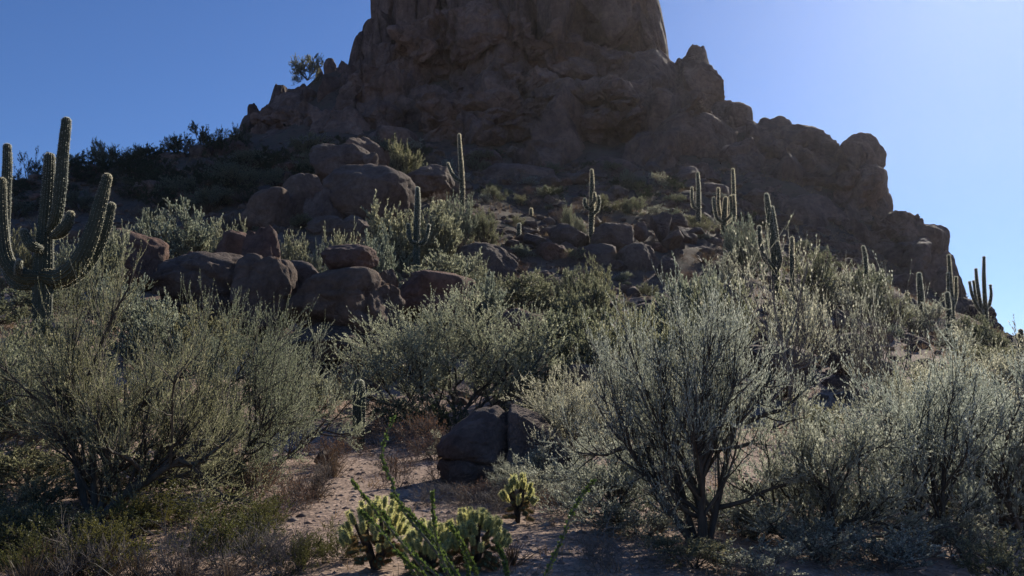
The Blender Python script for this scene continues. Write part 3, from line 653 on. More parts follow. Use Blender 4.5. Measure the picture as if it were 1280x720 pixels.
proto('creosote', 2, 'creosote', 'bark', 'creosote_bush', H=1.4, stems=12, lean=.9, k1=5, k2=6, k3=4, kl=13, leaf=.026, lw=.42, r=.010, up=.08, twig=.002, spread=.8, trunk=.1)

# grass tuft: fan of narrow blades
def grass_mesh(seed, n=170, h=.45):
    rs = np.random.RandomState(seed); az = rs.uniform(0, 6.28, n); le = np.abs(rs.normal(size=n)) * .42
    d = np.stack([np.sin(le) * np.cos(az), np.sin(le) * np.sin(az), np.cos(le)], 1); st = d * [.16, .16, 0]
    Pp = grow(rs, st, d, h * rs.uniform(.5, 1.1, n), 5, -.05, .08)
    v, f = ribbons(Pp, .004, rs); hi = v[:, 2].max(); v = v / [.8 * h, .8 * h, hi]; return mesh_only('blades', (v, f), M['brownstalk'])
PROTO['grass'] = ([(grass_mesh(3 + i), None) for i in range(3)], 'grass_tuft')

# ---- far plants on the left ridge skyline and in the shaded slope
F = lambda *a, **k: plant(*a, **k)
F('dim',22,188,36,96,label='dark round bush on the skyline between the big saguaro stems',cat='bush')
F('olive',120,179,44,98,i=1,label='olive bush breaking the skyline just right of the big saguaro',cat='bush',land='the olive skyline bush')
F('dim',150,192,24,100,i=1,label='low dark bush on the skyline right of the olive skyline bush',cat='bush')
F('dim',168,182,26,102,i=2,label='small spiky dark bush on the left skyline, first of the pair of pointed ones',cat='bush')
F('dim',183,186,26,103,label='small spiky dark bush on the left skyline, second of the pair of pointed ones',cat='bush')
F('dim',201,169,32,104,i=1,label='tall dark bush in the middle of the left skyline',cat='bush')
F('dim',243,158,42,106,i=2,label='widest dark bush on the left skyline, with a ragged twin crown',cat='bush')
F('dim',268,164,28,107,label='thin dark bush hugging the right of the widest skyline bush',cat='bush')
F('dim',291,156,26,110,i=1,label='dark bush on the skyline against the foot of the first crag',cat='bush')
F('olive',374,80,42,131,i=1,label='small lone tree on the crag skyline left of the peak',cat='tree',dz=2.0,name='small_tree',hmin=4.0,land='the lone skyline tree')
for i_, (x_, t_) in enumerate([(38,200),(72,192),(104,190),(136,190),(158,186),(176,184),(192,178),(214,176),(228,170),(256,168),(280,164)]):
    F(('dim','olive','dim')[i_ % 3], x_, t_, 30 + 5 * (i_ % 3), 94 + x_ * .06, i=i_ % 3)
F('dim',60,195,40,97,i=2); F('dim',90,198,40,96,i=0)
rv = random.Random(5)
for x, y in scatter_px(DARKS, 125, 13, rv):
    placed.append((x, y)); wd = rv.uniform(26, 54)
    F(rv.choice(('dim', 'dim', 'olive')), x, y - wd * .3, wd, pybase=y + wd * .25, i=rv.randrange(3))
# ---- mid slope, named ones
F('pale',228,263,100,43,i=0,label='wide pale green shrub above the massive dark block',land='the wide pale shrub')
F('pale',277,278,62,42,i=1,label='smaller pale shrub touching the right side of the wide pale shrub')
F('pale',188,266,46,44,i=2,label='pale shrub rising directly behind the reddish dome boulder')
F('pale',370,296,46,42,i=2,label='small pale shrub between the pointed slab and the capstone boulder')
F('pale',395,312,26,40,i=0,label='tiny pale sprig bush just left of the capstone boulder')
F('pale',428,292,42,43,i=3,label='pale shrub peeping over the capstone boulder')
F('pale',465,290,70,43,i=1,label='pale shrub at the left foot of the armed saguaro')
F('pale',498,255,100,50,i=0,label='big pale shrub behind the left side of the armed saguaro',land='the big pale shrub behind the armed saguaro')
F('pale',555,262,64,50,i=2,label='pale shrub behind the right side of the armed saguaro')
F('pale',548,318,92,44,i=3,label='bright pale shrub above the purplish wedge boulder')
F('pale',600,328,44,43,i=1,label='bright pale shrub at the right end of the purplish wedge boulder')
F('dim',500,178,48,75,i=0); F('olive',502,180,46,74,i=0,label='dim grey-green shrub above the huge dome boulder')
F('pale',120,285,60,33,i=3); F('pale',85,300,64,30,i=1,label='pale shrub showing between the right arms of the big saguaro')
for a_ in [('olive',40,398,110,20),('olive',25,372,120,26.5),('dim',95,376,100,28),('olive',-20,380,110,24),('pale',577,246,52,56),('olive',605,262,40,57),('pale',180,372,120,24),('olive',255,392,110,26),('olive',12,436,110,17),('olive',85,420,120,18),('pale',150,350,70,27),('olive',215,385,90,27)]:
    F(a_[0], a_[1], a_[2], a_[3], a_[4], i=a_[1] % 3)
F('olive',25,290,70,30,i=1,label='olive shrub behind the left arms of the big saguaro')
F('pale',712,257,20,68,i=1,label='tiny pale shrub left of the candelabra saguaro')
F('pale',726,273,16,64,i=2,label='tiny pale sprig at the left foot of the candelabra saguaro')
F('pale',785,212,18,92,i=2); F('pale',803,220,16,92,i=0)
F('olive',795,246,32,76,i=1,label='dim olive bush above the jumble of slabs'); F('olive',845,262,20,70,i=0)
F('pale',935,274,66,58,i=1,label='silvery round shrub left of the forked saguaro')
F('grey',905,318,60,50,i=0,label='silvery shrub low at the left of the forked saguaro')
F('olive',1010,318,70,48,i=1,label='brownish olive shrub right of the forked saguaro')
F('grey',1040,330,64,50,i=2,label='wide grey shrub on the slope below the big rounded rock')
F('olive',1080,335,60,52,i=0); F('grey',1150,375,70,52,i=1); F('olive',1105,368,60,50,i=2)
F('olive',650,345,90,42,i=0,label='olive shrub right of the purplish wedge boulder')
F('pale',610,350,60,38,i=2); F('olive',700,338,70,43,i=1,label='rounded olive shrub below the left flat-topped boulder')
F('olive',740,328,52,44,i=2); F('olive',720,350,80,36,i=0)
F('pale',850,345,84,36,i=3); F('olive',900,352,90,34,i=1); F('olive',880,395,80,28,i=0)
F('olive',790,378,80,30,i=2); F('grey',1000,362,90,36,i=0); None
F('olive',1210,395,54,58,i=1,label='brownish round shrub under the skyline saguaro'); F('olive',1245,412,56,56,i=2); F('grey',1190,410,60,46,i=0)
F('grey',1262,440,60,36,i=1); F('olive',1225,432,80,38,i=0)
F('grey',1180,448,110,28,i=0)
# ---- clearing and foreground litter plants
F('dry',440,545,70,21.5,i=0,label='brown dry bush at the left of the sandy clearing',cat='bush')
F('dry',480,520,80,23,i=1,label='large brown dry bush in the middle of the sandy clearing',cat='bush',land='the large brown dry bush')
F('dry',530,515,60,22,i=2,label='brown dry bush at the right of the sandy clearing',cat='bush')
F('dead',345,560,60,16.5,i=0); F('dead',400,575,56,14.5,i=1,label='tangle of dead twigs beside the lone stone in the clearing',cat='dead bush')
F('dry',360,600,76,13,i=0); F('dead',500,560,70,18,i=0); F('dry',545,540,60,20,i=1)
F('dead',600,610,90,12.8,i=1,label='dry stalks in front of the split foreground boulder',cat='dead bush')
F('dead',560,640,70,11.6,i=0); F('dead',320,640,80,11.6,i=0); F('dry',700,610,70,13,i=2)
F('dead',760,665,130,9.3,i=1,label='bare tangled dead branches on the ground at the bottom centre right',cat='dead bush')
F('creosote',250,604,180,12.2,i=0,label='yellow-green creosote bush under the leaning trunk',cat='bush',land='the yellow-green creosote bush')
F('creosote',185,618,90,11.8,i=1,label='yellow-green bush against the base of the leaning trunk',cat='bush')
F('creosote',330,625,80,11.3,i=1); F('creosote',430,655,64,9.8,i=0,label='thin green creosote bush left of the cholla cacti',cat='bush')
F('creosote',30,650,90,10.5,i=0,label='dark green bush in the bottom left corner',cat='bush'); F('creosote',385,668,60,9.4,i=1)
F('olive',45,600,110,12.5,i=1); F('olive',-20,560,140,14,i=2)
for i_, (k_, x, y, w, Y) in enumerate([('dim',40,620,130,10.6),('dim',110,640,110,10.4),('creosote',60,655,110,9.6),('creosote',160,650,120,9.7),('dead',120,655,110,9.2),('creosote',290,645,120,9.9),('dead',230,650,120,9.2),
  ('dead',330,655,110,9.6),('dead',370,660,90,9.3),('dry',330,580,70,15),('dry',380,590,60,13.8),('dry',410,545,70,19.5),('dry',500,570,40,15.8),
  ('dead',590,600,80,14.2),('dead',640,600,90,13.4),('dry',600,600,60,13.8),('grey',655,585,56,13.8),('dead',540,600,60,13.6),('dry',555,575,50,16.5),('olive',500,500,90,25.5),('dim',560,495,110,24.5),('olive',400,470,80,27),('grey',560,540,44,20)][:]):
    F(k_, x, y, w, Y, i=i_ % 2, cat='bush' if k_ in ('creosote', 'dead', 'dry') else 'shrub')
for (x, y, w, Y) in [(85,672,60,9.6),(120,680,50,9.3),(150,676,46,9.5),(60,690,60,9.0),(190,684,46,9.2),(100,660,60,10.2),(240,690,44,9.1),(420,560,30,17.5),(400,590,34,14.6),(300,700,40,8.9),(640,690,40,9.4)]:
    F('grass', x, y, w, Y, i=x % 3, cat='grass tuft', hmin=.25)
for i_, (x, y, w, Y) in enumerate([(800,640,120,11.5),(850,600,110,13),(930,630,130,12),(960,600,100,14.5),(1010,650,110,10.8),(1050,600,120,13.5),(1090,655,130,10.6),(1140,600,120,14),(1180,640,120,11.5),(1235,600,110,14.5),(1265,560,100,18),(1240,670,110,10.2),(700,600,90,14.2),(740,585,90,15.5),(670,560,60,15.2),(860,670,110,9.8),(940,680,110,9.6),(1120,520,110,19),(1200,530,110,19.5),(830,500,110,21),(760,500,100,22),(690,500,90,21)]):
    F(('grey', 'pale', 'grey', 'olive')[i_ % 4], x, y, w, Y, i=i_ % 3)
for i_, (x, y, w, Y) in enumerate([(60,560,130,14),(130,590,110,13.4),(200,560,120,15),(20,640,110,11.5),(90,630,90,11.5),(250,540,110,17),(300,575,80,15),(30,500,110,18),(120,480,120,19),(200,470,110,21),(290,500,90,20)]):
    F(('olive', 'dim', 'olive', 'olive')[i_ % 4], x, y, w, Y, i=i_ % 3)
FOOT = [(470,190),(560,178),(700,205),(860,215),(960,255),(1060,335),(1150,385),(1100,385),(980,330),(880,285),(700,255),(540,250),(470,225)]
for x, y in scatter_px(FOOT, 75, 13, rv):
    placed.append((x, y)); wd = rv.uniform(14, 34); k = rv.choice(('dim', 'olive', 'dry', 'dim', 'dry', 'grey'))
    F(k, x, y - wd * .35, wd, pybase=y + wd * .2, i=rv.randrange(3), cat='bush' if k == 'dry' else 'shrub')
for x, y in scatter_px(FOOT, 40, 17, rv):
    h = hit(x, y, 50, 130)
    if h is None: continue
    w = rv.choice((10, 14, 20, 30)); q = mpp(h.y) * w
    o = rock_obj('boulder', rv.choice(('block', 'small', 'crackblock')), rv.randrange(9), 'boulder', (h.x, h.y, h.z + q * .1), (q * rv.uniform(.9, 1.4), q * 1.1, q * rv.uniform(.55, .9)), rv.uniform(0, 6), rv.uniform(-.35, .35))
    AUTO.append((o, x, y - w * .2, w, 'boulder'))
# ---- scattered small scrub on the mid slope
SC2 = [(150,262),(520,215),(650,235),(860,255),(930,310),(1100,375),(1190,415),(1240,450),(1100,440),(900,400),(640,370),(500,330),(200,290)]
for x, y in scatter_px(SC2, 150, 11, rv):
    placed.append((x, y)); wd = rv.choice((12, 16, 22, 28)) 
    k = rv.choice(('dry', 'dry', 'dry', 'pale', 'olive', 'dead', 'grass'))
    F(k, x, y - wd * .4, wd, pybase=y + wd * .25, i=rv.randrange(3), cat='grass tuft' if k == 'grass' else 'bush' if k in ('dry', 'dead') else 'shrub')

# ------------------------------------------------------------------ trees near the camera (own trunk, limbs, crown)
def tree(name, px, py_base, Y, boxes_h, wpx, pytop, dirs, seed, leafm, woodm, label, cat='tree', r=.07, k=(9, 8, 6, 10), leaf=.045, lw=.24, trunk_path=None, up=.09, trunk=.15, bare=0.0, twig=.003, lup=.6, land=None, wander=.13, share=None):
    b = P(px, 400, Y); z0 = g1(b.x, Y); top = P(px, pytop, Y).z; H = top - z0; w = wpx * mpp(Y)
    e = empty(name, (b.x, Y, z0))
    key = share
    if key and key in PROTO:
        (mw, mf, H0, W0), _ = PROTO[key]; e.scale = (w / W0, w / W0, H / H0); e.rotation_euler.z = random.uniform(0, 6)
    else:
        sets = plant_arrays(seed, H=H, stemdirs=dirs, k1=k[0], k2=k[1], k3=k[2], kl=k[3], leaf=leaf, lw=lw, r=r, up=up, trunk=trunk, bare=bare, twig=twig, lup=lup, spread=.45, wander=wander, fine=True)
        allv = np.concatenate([sets[0][0], sets[2][0]]); lo = np.percentile(allv, 1.2, axis=0); hi = np.percentile(allv, 98.8, axis=0)
        sx = w / (hi[0] - lo[0]); sz = H / hi[2]; sy = (sx + sz) / 2
        sets = [(v * [sx, sy, sz], f) for v, f in sets]
        mw = mesh_only('limbs', sets[0], M[woodm]); mf = mesh_only('crown', sets[2], M[leafm])
        if key: PROTO[key] = ((mw, mf, H, w), name)
    obj_of('limbs', mw, e); obj_of('crown', mf, e, 'stuff')
    tag(e, label, cat)
    if land: LAND.append((px, (pytop + py_base) / 2, land))
    return e
cat_ = globals()['cat']
T = tree
D = lambda *a: [(math.sin(R(x)) , y, math.cos(R(x))) for x, y in a]
T('palo_verde_tree',135,665,12.6,0,310,352,D((-40,.1),(-10,.3),(22,-.2),(52,.1),(60,-.25)),501,'oliveleaf','bark','large olive palo verde tree filling the left foreground with a dark leaning trunk',r=.085,k=(14,9,8,15),leaf=.031,lw=.2,land='the large left palo verde')
T('palo_verde_tree',262,610,15.5,0,210,372,D((-25,.2),(0,-.2),(22,.2),(45,.1),(62,-.2)),502,'oliveleaf','bark','second palo verde left of the sandy clearing, its outer branches drooping to the right',r=.05,k=(12,8,7,14),leaf=.034,lw=.2)
T('palo_verde_tree',345,560,19,0,150,420,D((-30,.2),(0,-.2),(30,.2),(58,.1)),503,'paleleaf','bark','low pale palo verde at the left edge of the sandy clearing',r=.045,k=(11,8,6,13),leaf=.038,lw=.2)
T('palo_verde_tree',-5,640,15,0,200,440,D((-20,.2),(0,-.2),(30,.2),(50,.1)),504,'oliveleaf','deadtwig','shaded palo verde cut off by the left edge of the frame',r=.045,k=(11,8,6,13),leaf=.036,lw=.2)
T('olive_tree',570,520,27.5,0,285,372,D((-68,.1),(-45,.3),(-20,-.2),(0,.4),(22,.2),(45,-.3),(66,.1)),505,'paleleaf','bark','broad dense green shrubby tree at the centre behind the split boulder',r=.05,k=(12,9,7,14),leaf=.055,lw=.2,trunk=.08,land='the broad central shrubby tree')
T('ironwood_tree',872,735,11,0,275,372,D((-50,.1),(-36,.2),(-14,-.2),(2,.1),(12,.3)),506,'greyleaf','bark','tall silvery tree with a forked dark trunk in the right foreground',r=.075,k=(13,9,8,13),leaf=.033,lw=.2,trunk=.22,up=.11,lup=1.0,land='the tall silvery forked tree',wander=.1)
T('ironwood_tree',985,640,17,0,160,292,D((-14,.1),(2,-.2),(14,.2)),507,'greyleaf','deadtwig','sparse upright tree with bright sprigs standing in front of the forked saguaro',r=.045,k=(7,6,4,5),leaf=.06,lw=.26,trunk=.72,up=.16,lup=1.2,bare=.42)
T('ironwood_tree',1092,640,17,0,110,335,D((-14,.1),(4,-.2),(16,.2)),508,'greyleaf','deadtwig','thin upright tree with bright leafy tips right of the dark overhanging boulder',r=.04,k=(7,6,4,5),leaf=.06,lw=.26,trunk=.75,up=.16,lup=1.2,bare=.42)
T('ironwood_tree',1010,735,11.5,0,220,505,D((-38,.1),(-14,.3),(10,-.2),(30,.2)),509,'greyleaf','bark','grey-green tree rising from the bottom right of centre with thin dark stems',r=.035,k=(12,8,8,13),leaf=.033,lw=.2,trunk=.12,share='irA')
T('ironwood_tree',1150,740,12,0,280,450,D((-38,.1),(-14,.3),(10,-.2),(30,.2)),510,'greyleaf','bark','wide silvery tree in the bottom right with tangled bare lower branches',r=.035,k=(12,8,8,13),leaf=.033,lw=.2,trunk=.12,share='irB')
T('ironwood_tree',1262,700,13,0,220,470,D((-30,.1),(0,.3),(20,-.2),(40,.2)),511,'greyleaf','bark','silvery tree leaning out of the right edge of the frame',share='irA')
T('ironwood_tree',1130,600,17,0,210,465,D((0,0)),512,'greyleaf','bark','pale feathery tree below the dark blue-grey boulder',share='irB')
T('ironwood_tree',1215,560,21,0,210,428,D((0,0)),513,'greyleaf','bark','feathery grey-green tree near the right edge below the stubby saguaros',share='irA')
T('ironwood_tree',730,620,17,0,170,462,D((0,0)),514,'greyleaf','bark','pale feathery thicket right behind the split foreground boulder',share='irB')
T('ironwood_tree',770,735,12.2,0,190,540,D((0,0)),515,'greyleaf','bark','low silvery thicket in front of the tall forked tree on its left',share='irA')
T('ironwood_tree',862,590,20,0,120,455,D((0,0)),516,'greyleaf','bark','pale thicket behind the trunk of the tall forked tree',share='irA')
T('ironwood_tree',640,640,14.2,0,60,575,D((0,0)),517,'greyleaf','bark','small silvery shrub in front of the split foreground boulder',cat='shrub',share='irA')
T('olive_tree',690,480,29,0,150,400,D((0,0)),518,'paleleaf','bark','dark green shrubby tree behind the tall forked tree on its left',share='irC',r=.05,k=(6,7,5,8),leaf=.08) if False else None
F('olive',690,392,150,29,i=1,label='olive shrub joining the broad central tree on its right')
F('olive',800,400,120,27,i=0); F('pale',890,490,80,24,i=2); F('olive',1150,470,130,24,i=1); F('olive',1010,500,90,23,i=2)

# ------------------------------------------------------------------ cacti
def smooth_path(pts, n):
    """Catmull-Rom through (x, y, z, r) rows"""
    p = np.array(pts, float); p = np.vstack([2 * p[0] - p[1], p, 2 * p[-1] - p[-2]]); out = []
    segs = len(p) - 3
    for t in np.linspace(0, segs - 1e-6, n):
        i = int(t); f = t - i; a, b, c, d = p[i], p[i + 1], p[i + 2], p[i + 3]
        out.append(.5 * ((2 * b) + (c - a) * f + (2 * a - 5 * b + 4 * c - d) * f * f + (3 * b - a - 3 * c + d) * f ** 3))
    return np.array(out)
def cactus_limb(pts, ribs=14, seed=1, fine=1.0, spl=.05, spw=.012, depth=.10, round_base=False):
    rs = np.random.RandomState(seed)
    ln = np.linalg.norm(np.diff(np.array(pts)[:, :3], axis=0), axis=1).sum(); n = max(8, int(ln / (.16 * fine)) )
    q = smooth_path(pts, n); c = q[:, :3]; r = np.abs(q[:, 3])
    # round tip
    tg = nrm(np.gradient(c, axis=0)); rt = r[-1]
    caps = [(math.sin(a), math.cos(a)) for a in (R(25), R(50), R(70), R(85))]
    c = np.vstack([c] + [c[-1:] + 0 + tg[-1] * rt * s_ for s_, _ in caps]); r = np.concatenate([r, [rt * c_ for _, c_ in caps]]); tg = nrm(np.vstack([tg] + [tg[-1:]] * 4))
    u = nrm(np.cross(tg, np.array([0.12, 1, 0.07]))); w = np.cross(tg, u); S = ribs * 4; th = np.arange(S) * 2 * PI / S
    r = r * (1 + rs.normal(size=len(r)) * .015)
    rad = r[:, None] * (1 - depth * .5 + depth * np.cos(th * ribs)[None, :])
    V = c[:, None] + rad[:, :, None] * (np.cos(th)[None, :, None] * u[:, None] + np.sin(th)[None, :, None] * w[:, None])
    m = len(c); i = np.arange(m * S).reshape(m, S); j = np.roll(i, -1, 1)
    F_ = np.stack([i[:-1], j[:-1], j[1:], i[1:]], -1).reshape(-1, 4)
    # spines along the rib crests
    per = 5
    seg = np.repeat(np.arange(m - 1), ribs * per); rb_ = np.tile(np.repeat(np.arange(ribs), per), m - 1); f = rs.uniform(0, 1, len(seg))[:, None]
    a = V[seg, rb_ * 4]; b = V[seg + 1, rb_ * 4]; st = a * (1 - f) + b * f; ctr = c[seg] * (1 - f) + c[seg + 1] * f
    o = nrm(st - ctr); d = nrm(o + rs.normal(size=o.shape) * .55); pw = nrm(np.cross(d, rs.normal(size=d.shape))) * spw
    L = spl * rs.uniform(.5, 1.2, len(d))[:, None]
    SV = np.stack([st - pw, st + pw, st + d * L], 1).reshape(-1, 3); SF = np.arange(len(SV)).reshape(-1, 3)
    return (V.reshape(-1, 3), F_), (SV, SF)
def saguaro(Y, limbs, label, land=None, cat='saguaro', name='saguaro', seed=1, spw=None, spl=None, ribs=13, corky=False, dips=None):
    """limbs: list of px polylines [(px, py, halfwidth_px, dy)], the first is the stem, from base up"""
    x0 = P(limbs[0][0][0], 400, Y).x; bz = g1(x0, Y); s = mpp(Y)
    e = empty(name, (x0, Y, bz)); org = np.array([x0, Y, bz])
    spw = spw or max(.006, s * .26); spl = spl or max(.04, s * 1.5)
    for i, L in enumerate(limbs):
        pts = []
        for a in L:
            dy = a[3] if len(a) > 3 else 0.0; p = P(a[0], a[1], Y + dy); pts.append((p.x - x0, p.y - Y, p.z - bz, a[2] * mpp(Y) * (.88 if Y < 28 else .74)))
        if i == 0 and pts[0][2] > -.1: pts[0] = (pts[0][0], pts[0][1], -.15, pts[0][3])
        (v, f), (sv, sf) = cactus_limb(pts, ribs, seed + i, 1.0, spl, spw, .09)
        part = link_mesh('stem' if i == 0 else 'arm', v, f, M['cactus'], e, smooth=True)
        link_mesh('spines', sv, sf, M['spine'], part, kind='stuff')
    tag(e, label, cat)
    if land: LAND.append((limbs[0][0][0], (limbs[0][0][1] + limbs[0][-1][1]) / 2, land))
    return e
S_ = saguaro
S_(24, [[(54,400,12),(54,340,13),(57,280,10),(61,225,8),(62,197,7)],
        [(62,292,6,-.1),(70,272,7.5,-.25),(75,240,8,-.3),(79,190,7.5,-.3),(83,152,6.5,-.3)],
        [(56,345,10,-.1),(78,346,12,-.35),(100,325,12,-.5),(117,285,10,-.5),(128,245,8,-.5),(134,222,6,-.5)],
        [(56,352,9,.1),(85,350,10,.3),(112,325,9.5,.4),(130,290,8,.4),(139,258,6,.4)],
        [(66,295,5,-.3),(76,290,8,-.5),(85,278,7,-.5),(88,268,5,-.5)],
        [(52,312,5,-.3),(42,309,7,-.5),(34,300,6.5,-.5),(30,290,5,-.5)],
        [(50,348,9,-.1),(28,345,11,-.3),(8,325,10,-.4),(2,285,8.5,-.4),(1,245,7.5,-.4),(2,227,6,-.4)],
        [(50,356,8,.2),(20,352,9,.4),(6,315,8,.5),(7,250,7,.5),(9,210,6.5,.5),(9,184,5.5,.5)],
        [(22,343,4,-.6),(23,334,4.5,-.75),(24,327,3.5,-.8)]],
   'big many-armed saguaro at the left edge, nearest and tallest of the cacti', land='the big left saguaro', ribs=15, spl=.04, spw=.006)
S_(58, [[(577,300,3.4),(578,255,4.2),(577,215,3.8),(575,188,3.1),(574,169,2.2)],[(575,226,2.2,-.3),(568,221,3,-.4),(563,213,2.6,-.4),(560,205,2,-.4)]],
   'slender saguaro with one short left arm, highest on the slope left of the mountain centre', land='the one-armed slender saguaro', seed=20)
S_(47, [[(521,330,5),(521,290,5),(522,255,4.6),(522,236,3.2)],[(521,304,2.6,-.2),(514,302,3,-.3),(511,292,3,-.3),(510,281,2.4,-.3)],[(523,305,2.6,-.2),(530,303,3.2,-.3),(534,292,3,-.3),(536,282,2.4,-.3)]],
   'saguaro with an upturned arm on each side in front of the big pale shrub', land='the two-armed saguaro', seed=30)
S_(43, [[(485,352,4.5),(485,332,4.5),(485,317,3.2)]], 'stubby armless young saguaro right of the capstone boulder', seed=40)
S_(62, [[(739,310,4),(739,285,4),(740,255,4.5),(740,225,3.2),(739.5,213,2.2)],[(738,262,2.5,-.2),(733,259,2.6,-.3),(731,254,2.6,-.3),(731,249,2,-.3)],[(741,268,2.5,-.2),(747,262,2.8,-.3),(749,252,2.6,-.3),(748,246,2,-.3)],[(740,256,2.5,-.4),(743,250,2.6,-.5),(743,242,2,-.5)]],
   'candelabra saguaro with a cluster of short arms between two flat-topped boulders', land='the candelabra saguaro', seed=50)
S_(70, [[(664,276,2.6),(664,269,2.8),(664,262,2.2)]], 'tiny pale-rimmed young saguaro on the dry slope left of centre', seed=60)
S_(62, [[(648.5,296,3),(648.5,287,3.2),(649,281,2.6)]], 'tiny dark young saguaro standing just below the pale-rimmed one', seed=61)
S_(76, [[(873,298,3.4),(873,262,3.8),(873,235,3.2),(872,217,2.2)],[(872,262,2.2,-.3),(867,258,2.4,-.4),(865,248,2.2,-.4),(865,235,1.8,-.4)]],
   'tall thin saguaro above the slab jumble with one left arm', land='the thin saguaro above the slabs', seed=62)
S_(74, [[(905,308,4),(905,285,5),(906,262,4),(907,248,3)],[(903,278,2.5,-.2),(896,272,2.6,-.3),(893,258,2.4,-.3),(892,248,2,-.3)],[(900,270,2.5,.2),(898,255,2.4,.2),(898,236,2,.2)],[(908,275,2.5,-.3),(914,268,2.6,-.4),(914,255,2.4,-.4),(913,246,2,-.4)],[(907,285,2.5,-.4),(917,276,2.8,-.5),(918,258,2.4,-.5),(917,245,2,-.5)]],
   'saguaro bristling with five upright arms right of the thin saguaro', land='the five-armed saguaro', seed=63)
S_(86, [[(917,262,2.6),(917,235,2.6),(916,212,1.9)]], 'slim armless saguaro high against the rock behind the five-armed one', seed=64)
S_(50, [[(970,375,6),(969,325,6.5),(964,285,5.5),(960,258,4.5),(958,244,3.2)],[(966,335,4,-.2),(956,322,4.6,-.35),(951,305,4,-.35),(949,284,3,-.35)],[(969,325,4,.2),(970,300,4.5,.3),(967,275,4,.3),(965,260,3,.3)],[(971,340,3.6,-.2),(975,325,3.8,-.4),(973,310,3.2,-.4),(972,303,2.6,-.4)]],
   'large forked saguaro with three arms in front of the big rounded rock', land='the forked saguaro', seed=65)
S_(46, [[(990,360,3.4),(990,325,3.6),(990,298,2.8)]], 'single thin saguaro column just right of the forked saguaro', seed=66)
S_(68, [[(1082,345,3.2),(1082,325,3.4),(1079,309,2.5)]], 'armless saguaro on the slope under the right ridge, taller of two', seed=67)
S_(67, [[(1091,350,2.6),(1091,340,2.8),(1090.5,332,2)]], 'short armless saguaro beside the taller one under the right ridge', seed=68)
S_(58, [[(1153,425,5),(1152,385,5.2),(1150,358,4.4),(1149,343,3.2)],[(1148,395,3.2,.2),(1140,390,4,.3),(1136,378,4,.3),(1134,368,3.4,.3)]],
   'stout saguaro with one low left arm right of centre on the right slope', land='the stout right saguaro', seed=69)
S_(62, [[(1191,436,4),(1190,385,3.8),(1188,350,3),(1186,320,2.2)],[(1190,375,2.2,-.2),(1186,368,2.2,-.3),(1185,342,1.8,-.3)],[(1191,385,2.4,.2),(1195,370,2.4,.3),(1195,347,2,.3)]],
   'tall narrow saguaro overlapping the right ridge outline', land='the narrow ridge saguaro', seed=70)
S_(56, [[(1186,432,4),(1186,390,4.2),(1184,367,3.2)]], 'armless saguaro column directly in front of the narrow ridge saguaro', seed=71)
S_(48, [[(1194,436,5),(1194,420,5),(1193,411,4)]], 'short thick saguaro stub at the foot of the right ridge', seed=72)
S_(49, [[(1184,436,3.6),(1184,420,3.6),(1184,413,2.8)]], 'smaller saguaro stub touching the thick one on its left', seed=73)
S_(72, [[(1234,425,3.4),(1232,390,3.4),(1230,350,2.8),(1230,322,1.9)],[(1229,395,2.2,-.2),(1224,370,2.6,-.3),(1221,350,2.3,-.3),(1220,337,1.8,-.3)],[(1228,392,2,-.3),(1221,382,2.4,-.5),(1215,368,2.2,-.5),(1212,353,1.7,-.5)],[(1226,385,2,.2),(1220,372,2.2,.3),(1217,352,1.7,.3)],[(1233,385,2.2,.2),(1237,380,2.4,.3),(1239,368,2.1,.3),(1238,357,1.6,.3)]],
   'saguaro with five tall arms silhouetted alone against the sky on the right', land='the skyline saguaro', seed=74)
S_(46, [[(1276,456,4.5),(1276,430,4.5),(1276,414,3.4)],[(1274,448,2.8,-.2),(1269,444,3,-.3),(1268,434,2.4,-.3)]], 'saguaro with a stub arm cut by the right edge of the frame', seed=75)
S_(22.5, [[(449,530,8),(449,500,8.5),(449,480,6.5)]], 'short dark barrel-like cactus column at the top of the sandy clearing', land='the barrel-like cactus', cat='cactus', name='barrel_cactus', seed=76, ribs=18)
S_(29, [[(961,480,5),(961,473,5.5),(961,468,4)]], 'small brown round cactus in front of the dark overhanging boulder', cat='cactus', name='barrel_cactus', seed=77, ribs=14)

# ---- teddy bear chollas: trunk, joints, each joint with its own coat of spines
def joint_mesh():
    pts = [(0, 0, 0, .013), (0, 0, .03, .022), (0, 0, .075, .024), (0, 0, .11, .019)]
    (v, f), _ = cactus_limb(pts, 6, 3, .12, .01, .001, .12)
    me = mesh_only('joint', (v, f), M['chollajoint'])
    rs = np.random.RandomState(5); n = 520; t = rs.uniform(0, 1, n); th = rs.uniform(0, 6.28, n); z = t * .125
    r = .022 * np.sqrt(np.clip(1 - (2 * np.clip(t, .1, 1) - 1.1) ** 4 * .5, 0.1, 1)); o = np.stack([np.cos(th), np.sin(th), np.clip((t - .75) * 4, -.3, 2.0)], 1)
    st = np.stack([np.cos(th) * r, np.sin(th) * r, z], 1); d = nrm(o + rs.normal(size=o.shape) * .5); pw = nrm(np.cross(d, rs.normal(size=d.shape))) * .0012
    L = (.030 * rs.uniform(.6, 1.2, n))[:, None]; SV = np.stack([st - pw, st + pw, st + d * L], 1).reshape(-1, 3); SF = np.arange(len(SV)).reshape(-1, 3)
    a = mesh_only('spines', (SV, SF), M['chollaspine']); b = mesh_only('spines', (SV, SF), M['chollaold']); return me, a, b
JM, JS, JO = joint_mesh()
